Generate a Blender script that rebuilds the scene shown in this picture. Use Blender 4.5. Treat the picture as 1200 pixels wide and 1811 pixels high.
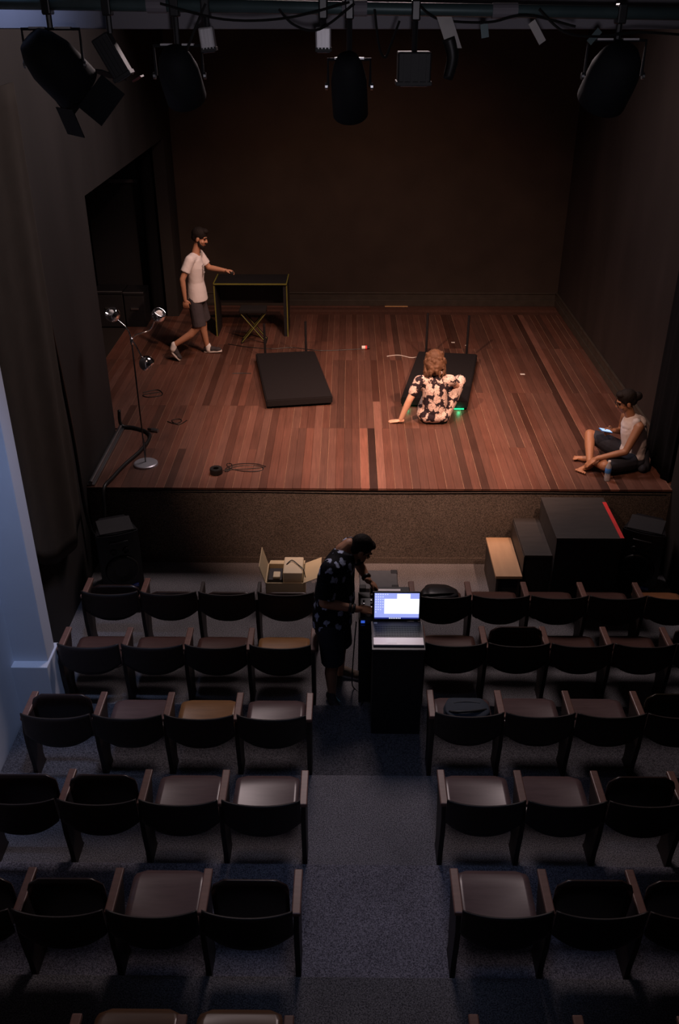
import bpy, bmesh, math, random
from mathutils import Vector, Matrix, Euler

random.seed(7)
scene = bpy.context.scene
for o in list(bpy.data.objects):
    bpy.data.objects.remove(o, do_unlink=True)
COL = scene.collection
R = math.radians

# ------------------------------------------------------------------ camera
cam_d = bpy.data.cameras.new('camera')
cam_d.sensor_fit = 'VERTICAL'; cam_d.sensor_height = 36.0
cam_d.lens = 36.0 * 1605.0 / 1811.0
cam_d.clip_start = 0.05; cam_d.clip_end = 100
cam = bpy.data.objects.new('camera', cam_d); COL.objects.link(cam)
cam.location = (0, 0, 5.3)
cam.rotation_euler = (R(90 - 29.4), 0, R(0.55))
scene.camera = cam

# ------------------------------------------------------------------ world, view
w = bpy.data.worlds.new('world'); scene.world = w; w.use_nodes = True
w.node_tree.nodes['Background'].inputs[0].default_value = (0.5, 0.55, 0.7, 1)
w.node_tree.nodes['Background'].inputs[1].default_value = 0.002
scene.view_settings.view_transform = 'Standard'
scene.view_settings.look = 'None'
scene.view_settings.gamma = 1.0
scene.view_settings.use_curve_mapping = False
scene.view_settings.exposure = 0.0

# ------------------------------------------------------------------ lights
def spot(name, loc, tgt, power, col, size=60, blend=0.8, rad=0.08):
    d = bpy.data.lights.new(name, 'SPOT'); d.energy = power; d.color = col
    d.spot_size = R(size); d.spot_blend = blend; d.shadow_soft_size = rad
    o = bpy.data.objects.new(name, d); COL.objects.link(o); o.location = loc
    o.rotation_euler = (Vector(tgt) - Vector(loc)).to_track_quat('-Z', 'Y').to_euler()
    return o
def area(name, loc, tgt, power, col, sx, sy):
    d = bpy.data.lights.new(name, 'AREA'); d.energy = power; d.color = col
    d.shape = 'RECTANGLE'; d.size = sx; d.size_y = sy
    o = bpy.data.objects.new(name, d); COL.objects.link(o); o.location = loc
    o.rotation_euler = (Vector(tgt) - Vector(loc)).to_track_quat('-Z', 'Y').to_euler()
    return o
WARM = (1.0, 0.58, 0.42)
spot('stage_spot_right', (2.7, 6.6, 5.75), (0.75, 9.8, 0.9), 1750, WARM, 48, 1.0)
spot('stage_spot_left', (-1.6, 6.2, 5.8), (0.55, 9.9, 0.9), 1600, WARM, 54, 1.0)
spot('stage_spot_centre', (0.4, 9.0, 6.6), (0.2, 12.9, 1.3), 380, (1.0, 0.54, 0.36), 78, 1.0)
spot('walker_fill', (1.4, 7.4, 6.1), (-1.95, 12.2, 1.9), 620, WARM, 26, 1.0)  # extra unseen spot, added to brighten the walking man
spot('sitter_fill', (0.6, 6.0, 5.9), (2.95, 8.8, 1.3), 260, WARM, 28, 1.0)  # added fill spot that lifts the seated man
# work light over the front of the stage, thrown back at the seats
area('ceiling_lamp_stage_front', (0.1, 10.1, 6.5), (0.1, 5.9, 0.3), 150, (1.0, 0.80, 0.80), 1.6, 1.4)
# cool lamps over the audience
spot('house_lamp_left', (-1.2, 4.3, 6.2), (-2.75, 5.45, 1.0), 560, (0.46, 0.60, 1.0), 36, 1.0, 0.25)
spot('house_lamp_aisle', (0.3, 2.6, 6.3), (0.18, 4.3, 0.1), 120, (0.45, 0.60, 1.0), 36, 1.0, 0.5)
# weak unseen fill added near the camera to brighten the lighting rig
spot('rig_fill', (0.2, 0.6, 4.95), (0.1, 4.2, 5.3), 42, (0.95, 0.88, 1.0), 50, 0.7, 0.15)

# ------------------------------------------------------------------ materials
def new_mat(name):
    m = bpy.data.materials.new(name); m.use_nodes = True
    nt = m.node_tree; b = nt.nodes['Principled BSDF']
    return m, nt, b
def N(nt, t, **kw):
    n = nt.nodes.new(t)
    for k, v in kw.items(): setattr(n, k, v)
    return n
def c4(c): return (c[0], c[1], c[2], 1.0)
def mat(name, col, rough=0.6, metal=0.0, vary=0.25, scale=12.0, bump=0.0, spec=0.5, stretch=(1, 1, 1), detail=4.0, emit=None, estr=0.0, alpha=1.0, trans=0.0, ior=1.45):
    m, nt, b = new_mat(name)
    tc = N(nt, 'ShaderNodeTexCoord'); mp = N(nt, 'ShaderNodeMapping'); mp.inputs['Scale'].default_value = stretch
    nz = N(nt, 'ShaderNodeTexNoise'); nz.inputs['Scale'].default_value = scale; nz.inputs['Detail'].default_value = detail
    nt.links.new(tc.outputs['Object'], mp.inputs[0]); nt.links.new(mp.outputs[0], nz.inputs['Vector'])
    mx = N(nt, 'ShaderNodeMix', data_type='RGBA')
    mx.inputs[6].default_value = c4([x * (1 - vary) for x in col]); mx.inputs[7].default_value = c4([min(1, x * (1 + vary)) for x in col])
    nt.links.new(nz.outputs['Fac'], mx.inputs[0]); nt.links.new(mx.outputs[2], b.inputs['Base Color'])
    b.inputs['Roughness'].default_value = rough; b.inputs['Metallic'].default_value = metal
    b.inputs['Specular IOR Level'].default_value = spec
    if bump:
        bp = N(nt, 'ShaderNodeBump'); bp.inputs['Strength'].default_value = bump; bp.inputs['Distance'].default_value = 0.01
        nt.links.new(nz.outputs['Fac'], bp.inputs['Height']); nt.links.new(bp.outputs[0], b.inputs['Normal'])
    if emit:
        b.inputs['Emission Color'].default_value = c4(emit); b.inputs['Emission Strength'].default_value = estr
    if trans:
        b.inputs['Transmission Weight'].default_value = trans; b.inputs['IOR'].default_value = ior
    return m
M = {}
def carpet(name, a, b_, scale=220):
    m, nt, b = new_mat(name)
    tc = N(nt, 'ShaderNodeTexCoord')
    n1 = N(nt, 'ShaderNodeTexNoise'); n1.inputs['Scale'].default_value = scale; n1.inputs['Detail'].default_value = 2
    n2 = N(nt, 'ShaderNodeTexNoise'); n2.inputs['Scale'].default_value = 2.2; n2.inputs['Detail'].default_value = 5
    nt.links.new(tc.outputs['Object'], n1.inputs['Vector']); nt.links.new(tc.outputs['Object'], n2.inputs['Vector'])
    rp = N(nt, 'ShaderNodeValToRGB'); rp.color_ramp.elements[0].position = 0.33; rp.color_ramp.elements[1].position = 0.67
    rp.color_ramp.elements[0].color = c4(a); rp.color_ramp.elements[1].color = c4(b_)
    nt.links.new(n1.outputs['Fac'], rp.inputs[0])
    mr = N(nt, 'ShaderNodeMapRange'); mr.inputs[3].default_value = 0.6; mr.inputs[4].default_value = 1.35
    nt.links.new(n2.outputs['Fac'], mr.inputs[0])
    mx = N(nt, 'ShaderNodeMix', data_type='RGBA', blend_type='MULTIPLY'); mx.inputs[0].default_value = 1
    nt.links.new(rp.outputs[0], mx.inputs[6]); nt.links.new(mr.outputs[0], mx.inputs[7])
    nt.links.new(mx.outputs[2], b.inputs['Base Color'])
    b.inputs['Roughness'].default_value = 0.95; b.inputs['Specular IOR Level'].default_value = 0.15
    bp = N(nt, 'ShaderNodeBump'); bp.inputs['Strength'].default_value = 0.5; bp.inputs['Distance'].default_value = 0.006
    nt.links.new(n1.outputs['Fac'], bp.inputs['Height']); nt.links.new(bp.outputs[0], b.inputs['Normal'])
    return m
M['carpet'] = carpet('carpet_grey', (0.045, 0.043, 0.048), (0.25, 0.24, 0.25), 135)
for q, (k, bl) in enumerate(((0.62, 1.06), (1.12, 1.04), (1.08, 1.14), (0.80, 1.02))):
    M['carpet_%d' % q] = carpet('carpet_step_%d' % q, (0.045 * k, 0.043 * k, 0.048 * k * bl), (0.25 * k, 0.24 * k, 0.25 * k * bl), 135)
M['fascia'] = carpet('carpet_fascia', (0.050, 0.042, 0.036), (0.19, 0.155, 0.13), 120)
def plank_mat():
    m, nt, b = new_mat('plank_wood')
    oi = N(nt, 'ShaderNodeObjectInfo'); geo = N(nt, 'ShaderNodeNewGeometry')
    mp = N(nt, 'ShaderNodeMapping'); mp.inputs['Scale'].default_value = (60, 3.0, 10)
    add = N(nt, 'ShaderNodeVectorMath', operation='ADD')
    cmb = N(nt, 'ShaderNodeCombineXYZ'); ml = N(nt, 'ShaderNodeMath', operation='MULTIPLY'); ml.inputs[1].default_value = 37
    nt.links.new(oi.outputs['Random'], ml.inputs[0]); nt.links.new(ml.outputs[0], cmb.inputs[1])
    nt.links.new(geo.outputs['Position'], mp.inputs[0]); nt.links.new(mp.outputs[0], add.inputs[0]); nt.links.new(cmb.outputs[0], add.inputs[1])
    n1 = N(nt, 'ShaderNodeTexNoise'); n1.inputs['Scale'].default_value = 1.0; n1.inputs['Detail'].default_value = 6; n1.inputs['Distortion'].default_value = 0.6
    nt.links.new(add.outputs[0], n1.inputs['Vector'])
    n2 = N(nt, 'ShaderNodeTexNoise'); n2.inputs['Scale'].default_value = 1.6; n2.inputs['Detail'].default_value = 7
    nt.links.new(geo.outputs['Position'], n2.inputs['Vector'])
    r1 = N(nt, 'ShaderNodeMapRange'); r1.inputs[3].default_value = 0.55; r1.inputs[4].default_value = 1.45
    r2 = N(nt, 'ShaderNodeMapRange'); r2.inputs[3].default_value = 0.65; r2.inputs[4].default_value = 1.35
    nt.links.new(n1.outputs['Fac'], r1.inputs[0]); nt.links.new(n2.outputs['Fac'], r2.inputs[0])
    mm = N(nt, 'ShaderNodeMath', operation='MULTIPLY'); nt.links.new(r1.outputs[0], mm.inputs[0]); nt.links.new(r2.outputs[0], mm.inputs[1])
    mx = N(nt, 'ShaderNodeMix', data_type='RGBA', blend_type='MULTIPLY'); mx.inputs[0].default_value = 1
    nt.links.new(oi.outputs['Color'], mx.inputs[6]); nt.links.new(mm.outputs[0], mx.inputs[7])
    nt.links.new(mx.outputs[2], b.inputs['Base Color'])
    rr = N(nt, 'ShaderNodeMapRange'); rr.inputs[3].default_value = 0.38; rr.inputs[4].default_value = 0.66
    nt.links.new(n2.outputs['Fac'], rr.inputs[0]); nt.links.new(rr.outputs[0], b.inputs['Roughness'])
    b.inputs['Specular IOR Level'].default_value = 0.4
    return m
M['plank'] = plank_mat()
M['plank_edge'] = mat('worn_plank_edge', (0.34, 0.19, 0.12), 0.6, vary=0.5, scale=14, stretch=(1, 4, 1))
M['stage_base'] = mat('stage_base_dark', (0.012, 0.008, 0.006), 0.9)
M['black_wall'] = mat('black_painted_wall', (0.024, 0.021, 0.020), 0.75, vary=0.55, scale=1.6, stretch=(1, 1, 0.35), detail=7, bump=0.06, spec=0.25)
M['back_wall'] = mat('dark_brown_wall', (0.052, 0.038, 0.030), 0.7, vary=0.35, scale=2.2, detail=8, bump=0.08, spec=0.25)
M['side_wall'] = mat('dark_side_wall', (0.036, 0.027, 0.024), 0.75, vary=0.5, scale=1.8, stretch=(1, 1, 0.3), detail=8, bump=0.08, spec=0.2)
M['moulding'] = mat('dark_moulding', (0.055, 0.045, 0.035), 0.5, vary=0.4, scale=9)
M['black'] = mat('matt_black', (0.010, 0.010, 0.012), 0.6)
M['lamp_black'] = mat('lamp_black', (0.010, 0.011, 0.014), 0.75, spec=0.2)
M['black_gloss'] = mat('satin_black', (0.012, 0.012, 0.014), 0.35)
M['black_soft'] = mat('black_fabric', (0.016, 0.014, 0.014), 0.95, scale=90, bump=0.15, spec=0.2)
M['drape'] = mat('dark_drape', (0.036, 0.030, 0.025), 0.95, scale=5, bump=0.1, spec=0.15)
M['black_drape'] = mat('black_drape', (0.006, 0.006, 0.007), 0.98, scale=5, spec=0.1)
M['white_wall'] = mat('white_plaster', (0.58, 0.60, 0.66), 0.8, vary=0.06, scale=3, bump=0.05)
M['platform'] = mat('platform_felt', (0.011, 0.0095, 0.0105), 0.95, scale=140, bump=0.2, spec=0.15)
M['rubber'] = mat('black_rubber', (0.010, 0.010, 0.010), 0.45)
M['chrome'] = mat('chrome', (0.82, 0.83, 0.86), 0.12, 1.0, vary=0.04)
M['satin_chrome'] = mat('satin_chrome', (0.55, 0.55, 0.60), 0.38, 0.7, vary=0.06)
M['steel'] = mat('brushed_steel', (0.45, 0.46, 0.48), 0.35, 1.0, vary=0.1)
M['silver'] = mat('silver_paint', (0.60, 0.58, 0.60), 0.4, 0.3, vary=0.1)
M['pipe'] = mat('teal_pipe', (0.07, 0.11, 0.115), 0.45, 0.3, vary=0.4, scale=8)
M['beam'] = mat('grey_beam', (0.20, 0.185, 0.21), 0.6, vary=0.2, scale=4)
M['orange_tape'] = mat('tan_tape', (0.75, 0.42, 0.18), 0.6)
M['white_tape'] = mat('pale_tape', (0.8, 0.78, 0.72), 0.6)
M['paper'] = mat('pale_cloth_strip', (0.55, 0.52, 0.50), 0.8)
M['lime_tape'] = mat('lime_tape', (0.20, 0.19, 0.03), 0.6)
M['red_tape'] = mat('red_tape', (0.80, 0.05, 0.05), 0.5)
M['cardboard'] = mat('cardboard', (0.62, 0.50, 0.31), 0.8, vary=0.1, scale=6)
M['cream'] = mat('cream_plastic', (0.70, 0.60, 0.42), 0.5, vary=0.05)
M['tan_wood'] = mat('tan_plywood', (0.52, 0.33, 0.19), 0.55, vary=0.18, scale=5, stretch=(3, 0.6, 1))
M['step_wood'] = mat('step_wood', (0.040, 0.034, 0.031), 0.6, vary=0.35, scale=7, stretch=(0.6, 3, 1))
M['step_black'] = mat('step_black_side', (0.014, 0.014, 0.016), 0.8)
M['skin_tan'] = mat('skin_tan', (0.50, 0.25, 0.15), 0.5, vary=0.08)
M['skin_pale'] = mat('skin_pale', (0.66, 0.38, 0.26), 0.5, vary=0.06)
M['skin_brown'] = mat('skin_brown', (0.36, 0.17, 0.09), 0.5, vary=0.08)
M['lips'] = mat('lips', (0.34, 0.12, 0.09), 0.5)
M['eye'] = mat('dark_eye', (0.03, 0.02, 0.015), 0.25)
M['nail'] = mat('nail', (0.7, 0.42, 0.34), 0.35)
M['hair_black'] = mat('black_hair', (0.012, 0.009, 0.008), 0.75, spec=0.2, scale=60, bump=0.6, stretch=(1, 1, 0.2))
M['hair_brown'] = mat('brown_hair', (0.105, 0.050, 0.026), 0.65, spec=0.25, vary=0.75, scale=26, bump=0.8, stretch=(1, 1, 0.4))
M['white_tee'] = mat('white_cotton', (0.78, 0.72, 0.70), 0.85, vary=0.05, scale=11, bump=0.7, detail=2)
M['grey_shorts'] = mat('charcoal_shorts', (0.055, 0.045, 0.050), 0.9, vary=0.2, scale=11, bump=0.7, detail=2)
M['navy_shorts'] = mat('navy_shorts', (0.022, 0.026, 0.040), 0.9, vary=0.2, scale=11, bump=0.7, detail=2)
M['sock'] = mat('white_sock', (0.8, 0.77, 0.74), 0.9)
M['shoe_dark'] = mat('dark_canvas_shoe', (0.035, 0.028, 0.030), 0.8)
M['shoe_brown'] = mat('brown_canvas_shoe', (0.12, 0.085, 0.06), 0.8)
M['sole'] = mat('pale_sole', (0.72, 0.66, 0.62), 0.7)
M['mint'] = mat('mint_mark', (0.35, 0.75, 0.70), 0.6)
M['screw'] = mat('bright_screw', (0.8, 0.8, 0.8), 0.25, 1.0)
M['blue_badge'] = mat('blue_badge', (0.05, 0.09, 0.50), 0.4, emit=(0.05, 0.09, 0.5), estr=0.0)
M['case_grey'] = mat('grey_case', (0.075, 0.078, 0.085), 0.6)
M['laptop_silver'] = mat('laptop_silver', (0.72, 0.68, 0.70), 0.4, 0.2, vary=0.04)
M['laptop_dark'] = mat('laptop_dark', (0.05, 0.045, 0.05), 0.45)
M['key'] = mat('laptop_key', (0.018, 0.016, 0.018), 0.5)
def emis(name, col, s):
    m, nt, b = new_mat(name); b.inputs['Base Color'].default_value = (0.02, 0.02, 0.02, 1)
    b.inputs['Emission Color'].default_value = c4(col); b.inputs['Emission Strength'].default_value = s
    return m
M['scr_blue'] = emis('screen_wallpaper', (0.36, 0.42, 0.95), 1.0)
M['scr_white'] = emis('screen_window', (0.93, 0.94, 1.0), 1.35)
M['scr_icon'] = emis('screen_icon', (0.75, 0.80, 1.0), 1.1)
M['scr_bar'] = emis('screen_taskbar', (0.03, 0.04, 0.30), 0.6)
M['phone_scr'] = emis('phone_screen', (0.45, 0.65, 1.0), 1.2)
M['green_led'] = emis('green_led', (0.02, 0.9, 0.35), 1.2)
M['blue_led'] = emis('blue_led', (0.05, 0.15, 0.9), 0.6)
M['water'] = mat('clear_plastic', (0.85, 0.88, 0.92), 0.12, vary=0.02, trans=0.7, ior=1.33)
M['bottle_label'] = mat('blue_label', (0.05, 0.22, 0.62), 0.5)
M['lens_amber'] = mat('amber_lens', (0.5, 0.2, 0.06), 0.2)
M['lens_glass'] = mat('lens_glass', (0.05, 0.06, 0.08), 0.08)
M['red_gel'] = mat('red_gel', (0.10, 0.010, 0.014), 0.5)
M['bag_blue'] = mat('blue_black_bag', (0.030, 0.042, 0.060), 0.8, vary=0.3, scale=9, bump=0.3)
def wood_mat(name, rough):
    m, nt, b = new_mat(name)
    oi = N(nt, 'ShaderNodeObjectInfo'); tc = N(nt, 'ShaderNodeTexCoord'); mp = N(nt, 'ShaderNodeMapping'); mp.inputs['Scale'].default_value = (4, 30, 30)
    nz = N(nt, 'ShaderNodeTexNoise'); nz.inputs['Scale'].default_value = 1.4; nz.inputs['Detail'].default_value = 6
    nt.links.new(tc.outputs['Object'], mp.inputs[0]); nt.links.new(mp.outputs[0], nz.inputs['Vector'])
    r1 = N(nt, 'ShaderNodeMapRange'); r1.inputs[3].default_value = 0.7; r1.inputs[4].default_value = 1.3
    nt.links.new(nz.outputs['Fac'], r1.inputs[0])
    mx = N(nt, 'ShaderNodeMix', data_type='RGBA', blend_type='MULTIPLY'); mx.inputs[0].default_value = 1
    nt.links.new(oi.outputs['Color'], mx.inputs[6]); nt.links.new(r1.outputs[0], mx.inputs[7])
    nt.links.new(mx.outputs[2], b.inputs['Base Color']); b.inputs['Roughness'].default_value = rough
    b.inputs['Specular IOR Level'].default_value = 0.5
    return m
M['seat_wood'] = wood_mat('seat_plywood', 0.32)
M['arm_wood'] = wood_mat('arm_wood', 0.40)
M['back_wood'] = wood_mat('dark_stained_plywood', 0.55)
def print_mat(name, ground, bloom, line, scale, thr, soft, lines):
    m, nt, b = new_mat(name)
    tc = N(nt, 'ShaderNodeTexCoord')
    nz = N(nt, 'ShaderNodeTexNoise'); nz.inputs['Scale'].default_value = scale * 1.7; nz.inputs['Detail'].default_value = 2
    nt.links.new(tc.outputs['Object'], nz.inputs['Vector'])
    sub = N(nt, 'ShaderNodeVectorMath', operation='SUBTRACT'); sub.inputs[1].default_value = (0.5, 0.5, 0.5)
    nt.links.new(nz.outputs['Color'], sub.inputs[0])
    sc = N(nt, 'ShaderNodeVectorMath', operation='SCALE'); sc.inputs[3].default_value = soft / scale
    nt.links.new(sub.outputs[0], sc.inputs[0])
    ad = N(nt, 'ShaderNodeVectorMath', operation='ADD'); nt.links.new(tc.outputs['Object'], ad.inputs[0]); nt.links.new(sc.outputs[0], ad.inputs[1])
    v = N(nt, 'ShaderNodeTexVoronoi'); v.inputs['Scale'].default_value = scale; v.inputs['Randomness'].default_value = 0.85
    nt.links.new(ad.outputs[0], v.inputs['Vector'])
    rp = N(nt, 'ShaderNodeValToRGB'); rp.color_ramp.interpolation = 'LINEAR'
    e = rp.color_ramp.elements; e[0].position = thr - 0.03; e[0].color = c4(bloom); e[1].position = thr + 0.03; e[1].color = c4(ground)
    nt.links.new(v.outputs['Distance'], rp.inputs[0])
    out = rp.outputs[0]
    if lines:
        v2 = N(nt, 'ShaderNodeTexVoronoi', feature='DISTANCE_TO_EDGE'); v2.inputs['Scale'].default_value = scale * 2.6
        nt.links.new(ad.outputs[0], v2.inputs['Vector'])
        r2 = N(nt, 'ShaderNodeValToRGB'); f = r2.color_ramp.elements; f[0].position = 0.02; f[0].color = c4(line); f[1].position = 0.07; f[1].color = (1, 1, 1, 1)
        nt.links.new(v2.outputs['Distance'], r2.inputs[0])
        mx = N(nt, 'ShaderNodeMix', data_type='RGBA', blend_type='MULTIPLY'); mx.inputs[0].default_value = lines
        nt.links.new(out, mx.inputs[6]); nt.links.new(r2.outputs[0], mx.inputs[7]); out = mx.outputs[2]
    nt.links.new(out, b.inputs['Base Color']); b.inputs['Roughness'].default_value = 0.85
    b.inputs['Specular IOR Level'].default_value = 0.2
    return m
M['floral_dress'] = print_mat('floral_print', (0.030, 0.020, 0.026), (0.70, 0.54, 0.47), (0.30, 0.22, 0.21), 11.0, 0.57, 1.0, 0.75)
M['floral_tee'] = print_mat('flower_tee', (0.008, 0.009, 0.013), (0.50, 0.58, 0.80), (0.12, 0.14, 0.25), 12.0, 0.35, 1.0, 0.6)

# ------------------------------------------------------------------ mesh helpers
def fin(bm, smooth=False):
    me = bpy.data.meshes.new('mesh'); bmesh.ops.recalc_face_normals(bm, faces=bm.faces[:]); bm.to_mesh(me); bm.free()
    if smooth:
        me.polygons.foreach_set('use_smooth', [True] * len(me.polygons))
    return me
def link(name, me, m, parent=None, world=True, smooth=False, color=None):
    if isinstance(me, bmesh.types.BMesh): me = fin(me, smooth)
    o = bpy.data.objects.new(name, me); COL.objects.link(o)
    me.name = name
    if m is not None and len(me.materials) == 0: me.materials.append(M[m] if isinstance(m, str) else m)
    if parent is not None:
        o.parent = parent
        if world:
            base = Vector((0, 0, 0)); q = parent
            while q is not None: base += q.location; q = q.parent
            me.transform(Matrix.Translation(-base))
    if color: o.color = c4(color)
    return o
def thing(name, loc, label, cat, group=None, rz=0.0):
    o = bpy.data.objects.new(name, None); COL.objects.link(o); o.location = loc; o.rotation_euler = (0, 0, rz)
    o.empty_display_size = 0.1
    tag(o, label, cat, group); return o
def tag(o, label, cat, group=None, kind=None):
    o['label'] = label; o['category'] = cat
    if group: o['group'] = group
    if kind: o['kind'] = kind
    return o
def struct(name, bm, m, label=None, smooth=False):
    o = link(name, bm, m, smooth=smooth); o['kind'] = 'structure'
    if label: o['label'] = label
    return o
def rebase(o):
    """put the origin of a world-space mesh at its base centre"""
    me = o.data; xs = [v.co for v in me.vertices]
    lo = Vector((min(v.x for v in xs), min(v.y for v in xs), min(v.z for v in xs))); hi = Vector((max(v.x for v in xs), max(v.y for v in xs), max(v.z for v in xs)))
    c = Vector(((lo.x + hi.x) / 2, (lo.y + hi.y) / 2, lo.z)); me.transform(Matrix.Translation(-c)); o.location = c
    return o
def box(bm, lo, hi, bev=0.0, mtx=None):
    c = [(a + b) / 2 for a, b in zip(lo, hi)]; s = [abs(b - a) for a, b in zip(lo, hi)]
    r = bmesh.ops.create_cube(bm, size=1.0, matrix=Matrix.Translation(c) @ Matrix.Diagonal((s[0], s[1], s[2], 1)))
    vs = r['verts']
    if bev:
        es = list({e for v in vs for e in v.link_edges})
        r2 = bmesh.ops.bevel(bm, geom=es, offset=bev, segments=2, affect='EDGES', profile=0.5)
        vs = list({v for f in r2['faces'] for v in f.verts} | {v for v in vs if v.is_valid})
    if mtx is not None: bmesh.ops.transform(bm, matrix=mtx, verts=vs)
    return bm
def bbox(lo, hi, bev=0.0, mtx=None):
    return box(bmesh.new(), lo, hi, bev, mtx)
def frame_for(d):
    d = d.normalized(); a = Vector((0, 0, 1)) if abs(d.z) < 0.9 else Vector((1, 0, 0))
    u = d.cross(a).normalized(); return u, d.cross(u).normalized()
def catmull(pts, n=6):
    pts = [Vector(p) for p in pts]; out = []
    for i in range(len(pts) - 1):
        p0 = pts[max(0, i - 1)]; p1 = pts[i]; p2 = pts[i + 1]; p3 = pts[min(len(pts) - 1, i + 2)]
        for k in range(n):
            t = k / n
            out.append(0.5 * ((2 * p1) + (-p0 + p2) * t + (2 * p0 - 5 * p1 + 4 * p2 - p3) * t * t + (-p0 + 3 * p1 - 3 * p2 + p3) * t ** 3))
    out.append(pts[-1]); return out
def tube(bm, pts, r, seg=8, smoothpts=0):
    if smoothpts: pts = catmull(pts, smoothpts)
    pts = [Vector(p) for p in pts]; n = len(pts); rs = r if isinstance(r, (list, tuple)) else [r] * n
    if len(rs) != n: rs = [rs[0] + (rs[-1] - rs[0]) * i / (n - 1) for i in range(n)]
    rings = []; u = None
    for i, p in enumerate(pts):
        d = (pts[min(n - 1, i + 1)] - pts[max(0, i - 1)]).normalized()
        if u is None: u, v = frame_for(d)
        else:
            u = (u - d * u.dot(d))
            u = u.normalized() if u.length > 1e-5 else frame_for(d)[0]
            v = d.cross(u).normalized()
        rings.append([bm.verts.new(p + (u * math.cos(2 * math.pi * k / seg) + v * math.sin(2 * math.pi * k / seg)) * rs[i]) for k in range(seg)])
    for a, b in zip(rings, rings[1:]):
        for k in range(seg): bm.faces.new((a[k], a[(k + 1) % seg], b[(k + 1) % seg], b[k]))
    bm.faces.new(rings[0][::-1]); bm.faces.new(rings[-1]); return bm
def lathe(bm, prof, seg=24, mtx=None):
    """prof: (radius, z) list, closed at axis ends"""
    rings = []; new = []
    for r, z in prof:
        if r < 1e-6: vs = [bm.verts.new((0, 0, z))]
        else: vs = [bm.verts.new((r * math.cos(2 * math.pi * k / seg), r * math.sin(2 * math.pi * k / seg), z)) for k in range(seg)]
        rings.append(vs); new += vs
    for a, b in zip(rings, rings[1:]):
        for k in range(seg):
            k2 = (k + 1) % seg
            if len(a) == 1 and len(b) == 1: continue
            if len(a) == 1: bm.faces.new((a[0], b[k2], b[k]))
            elif len(b) == 1: bm.faces.new((a[k], a[k2], b[0]))
            else: bm.faces.new((a[k], a[k2], b[k2], b[k]))
    if mtx is not None: bmesh.ops.transform(bm, matrix=mtx, verts=new)
    return bm
def prism(bm, poly, mtx, depth):
    """2-D polygon extruded by depth along local z, then placed by mtx"""
    a = [bm.verts.new(mtx @ Vector((x, y, -depth / 2))) for x, y in poly]; b = [bm.verts.new(mtx @ Vector((x, y, depth / 2))) for x, y in poly]
    bm.faces.new(a[::-1]); bm.faces.new(b); n = len(poly)
    for i in range(n): bm.faces.new((a[i], a[(i + 1) % n], b[(i + 1) % n], b[i]))
    return bm
def sheet(bm, grid, th, nrm):
    """grid[i][j] points -> sheet with thickness th along nrm(i,j)"""
    A = [[bm.verts.new(p) for p in row] for row in grid]
    B = [[bm.verts.new(Vector(p) + Vector(nrm) * th) for p in row] for row in grid]
    I = len(grid); J = len(grid[0])
    for i in range(I - 1):
        for j in range(J - 1):
            bm.faces.new((A[i][j], A[i][j + 1], A[i + 1][j + 1], A[i + 1][j])); bm.faces.new((B[i][j], B[i + 1][j], B[i + 1][j + 1], B[i][j + 1]))
    for i in range(I - 1):
        for j in (0, J - 1): bm.faces.new((A[i][j], A[i + 1][j], B[i + 1][j], B[i][j]))
    for j in range(J - 1):
        for i in (0, I - 1): bm.faces.new((A[i][j], A[i][j + 1], B[i][j + 1], B[i][j]))
    return bm
def look(d, up=(0, 0, 1)):
    d = Vector(d).normalized(); return d.to_track_quat('Z', 'Y').to_matrix().to_4x4()

# ================================================================== SETTING
S = 0.92           # stage height
XL, XR, YB, YF = -2.69, 3.42, 14.72, 8.28
TIERS = [(0.07, 5.93), (0.14, 5.06), (0.21, 4.18), (0.28, 3.32)]
struct('floor', bbox((XL, -1.5, -0.2), (3.34, YF, 0.0)), 'carpet', 'grey speckled carpet in front of the stage')
fl = bpy.data.objects['floor']
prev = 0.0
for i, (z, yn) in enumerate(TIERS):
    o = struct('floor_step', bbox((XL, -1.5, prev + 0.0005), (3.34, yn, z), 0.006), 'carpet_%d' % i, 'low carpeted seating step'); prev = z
# carpeted stage front
struct('wall_stage_front', bbox((XL, YF, 0), (3.34, YF + 0.06, S - 0.035)), 'fascia', 'dark brown carpeted front wall below the stage')
bm = bbox((XL, YF - 0.006, 0.0), (3.34, YF, 0.075), 0.002); struct('baseboard_front', bm, 'fascia', 'carpet skirting at foot of stage front')
bm = bmesh.new(); tube(bm, [(x, YF - 0.005, S - 0.05 - 0.006 * math.sin(x * 2.1 + 1)) for x in [XL + 0.1 + k * 0.12 for k in range(50)]], 0.004, 5)
tag(rebase(link('edge_cord', bm, 'moulding')), 'thin cord stapled along the stage front just under its lip', 'cord')
# walls
struct('wall_back', bbox((-4.6, YB, 0), (XR + 0.2, YB + 0.2, 7.2)), 'back_wall', 'dark brown painted back wall of the stage')
struct('wall_right', bbox((XR, 8.35, 0), (XR + 0.2, YB, 7.2)), 'side_wall', 'dark painted right wall of the stage')
OPY0, OPY1, OPZ = 9.62, 14.10, 3.565
bm = bmesh.new()
box(bm, (XL - 0.18, 5.9, -0.1), (XL, OPY0, 7.2)); box(bm, (XL - 0.18, OPY0, OPZ), (XL, YB, 7.2)); box(bm, (XL - 0.18, OPY1, 0), (XL, YB, OPZ))
struct('wall_left', bm, 'black_wall', 'black painted left wall with a tall opening to the wings')
struct('wall_wing', bbox((-4.75, 9.0, 0), (-4.6, YB, 7.2)), 'black_wall', 'black wall of the side wing')
struct('wall_wing_front', bbox((-4.6, 9.3, 0), (XL - 0.18, 9.45, 7.2)), 'black_wall')
struct('wall_left_white', bbox((XL - 0.25, -1.5, -0.1), (XL - 0.01, 5.9, 7.2)), 'white_wall', 'pale blue-white side wall beside the seats')
bm = bmesh.new()
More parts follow.
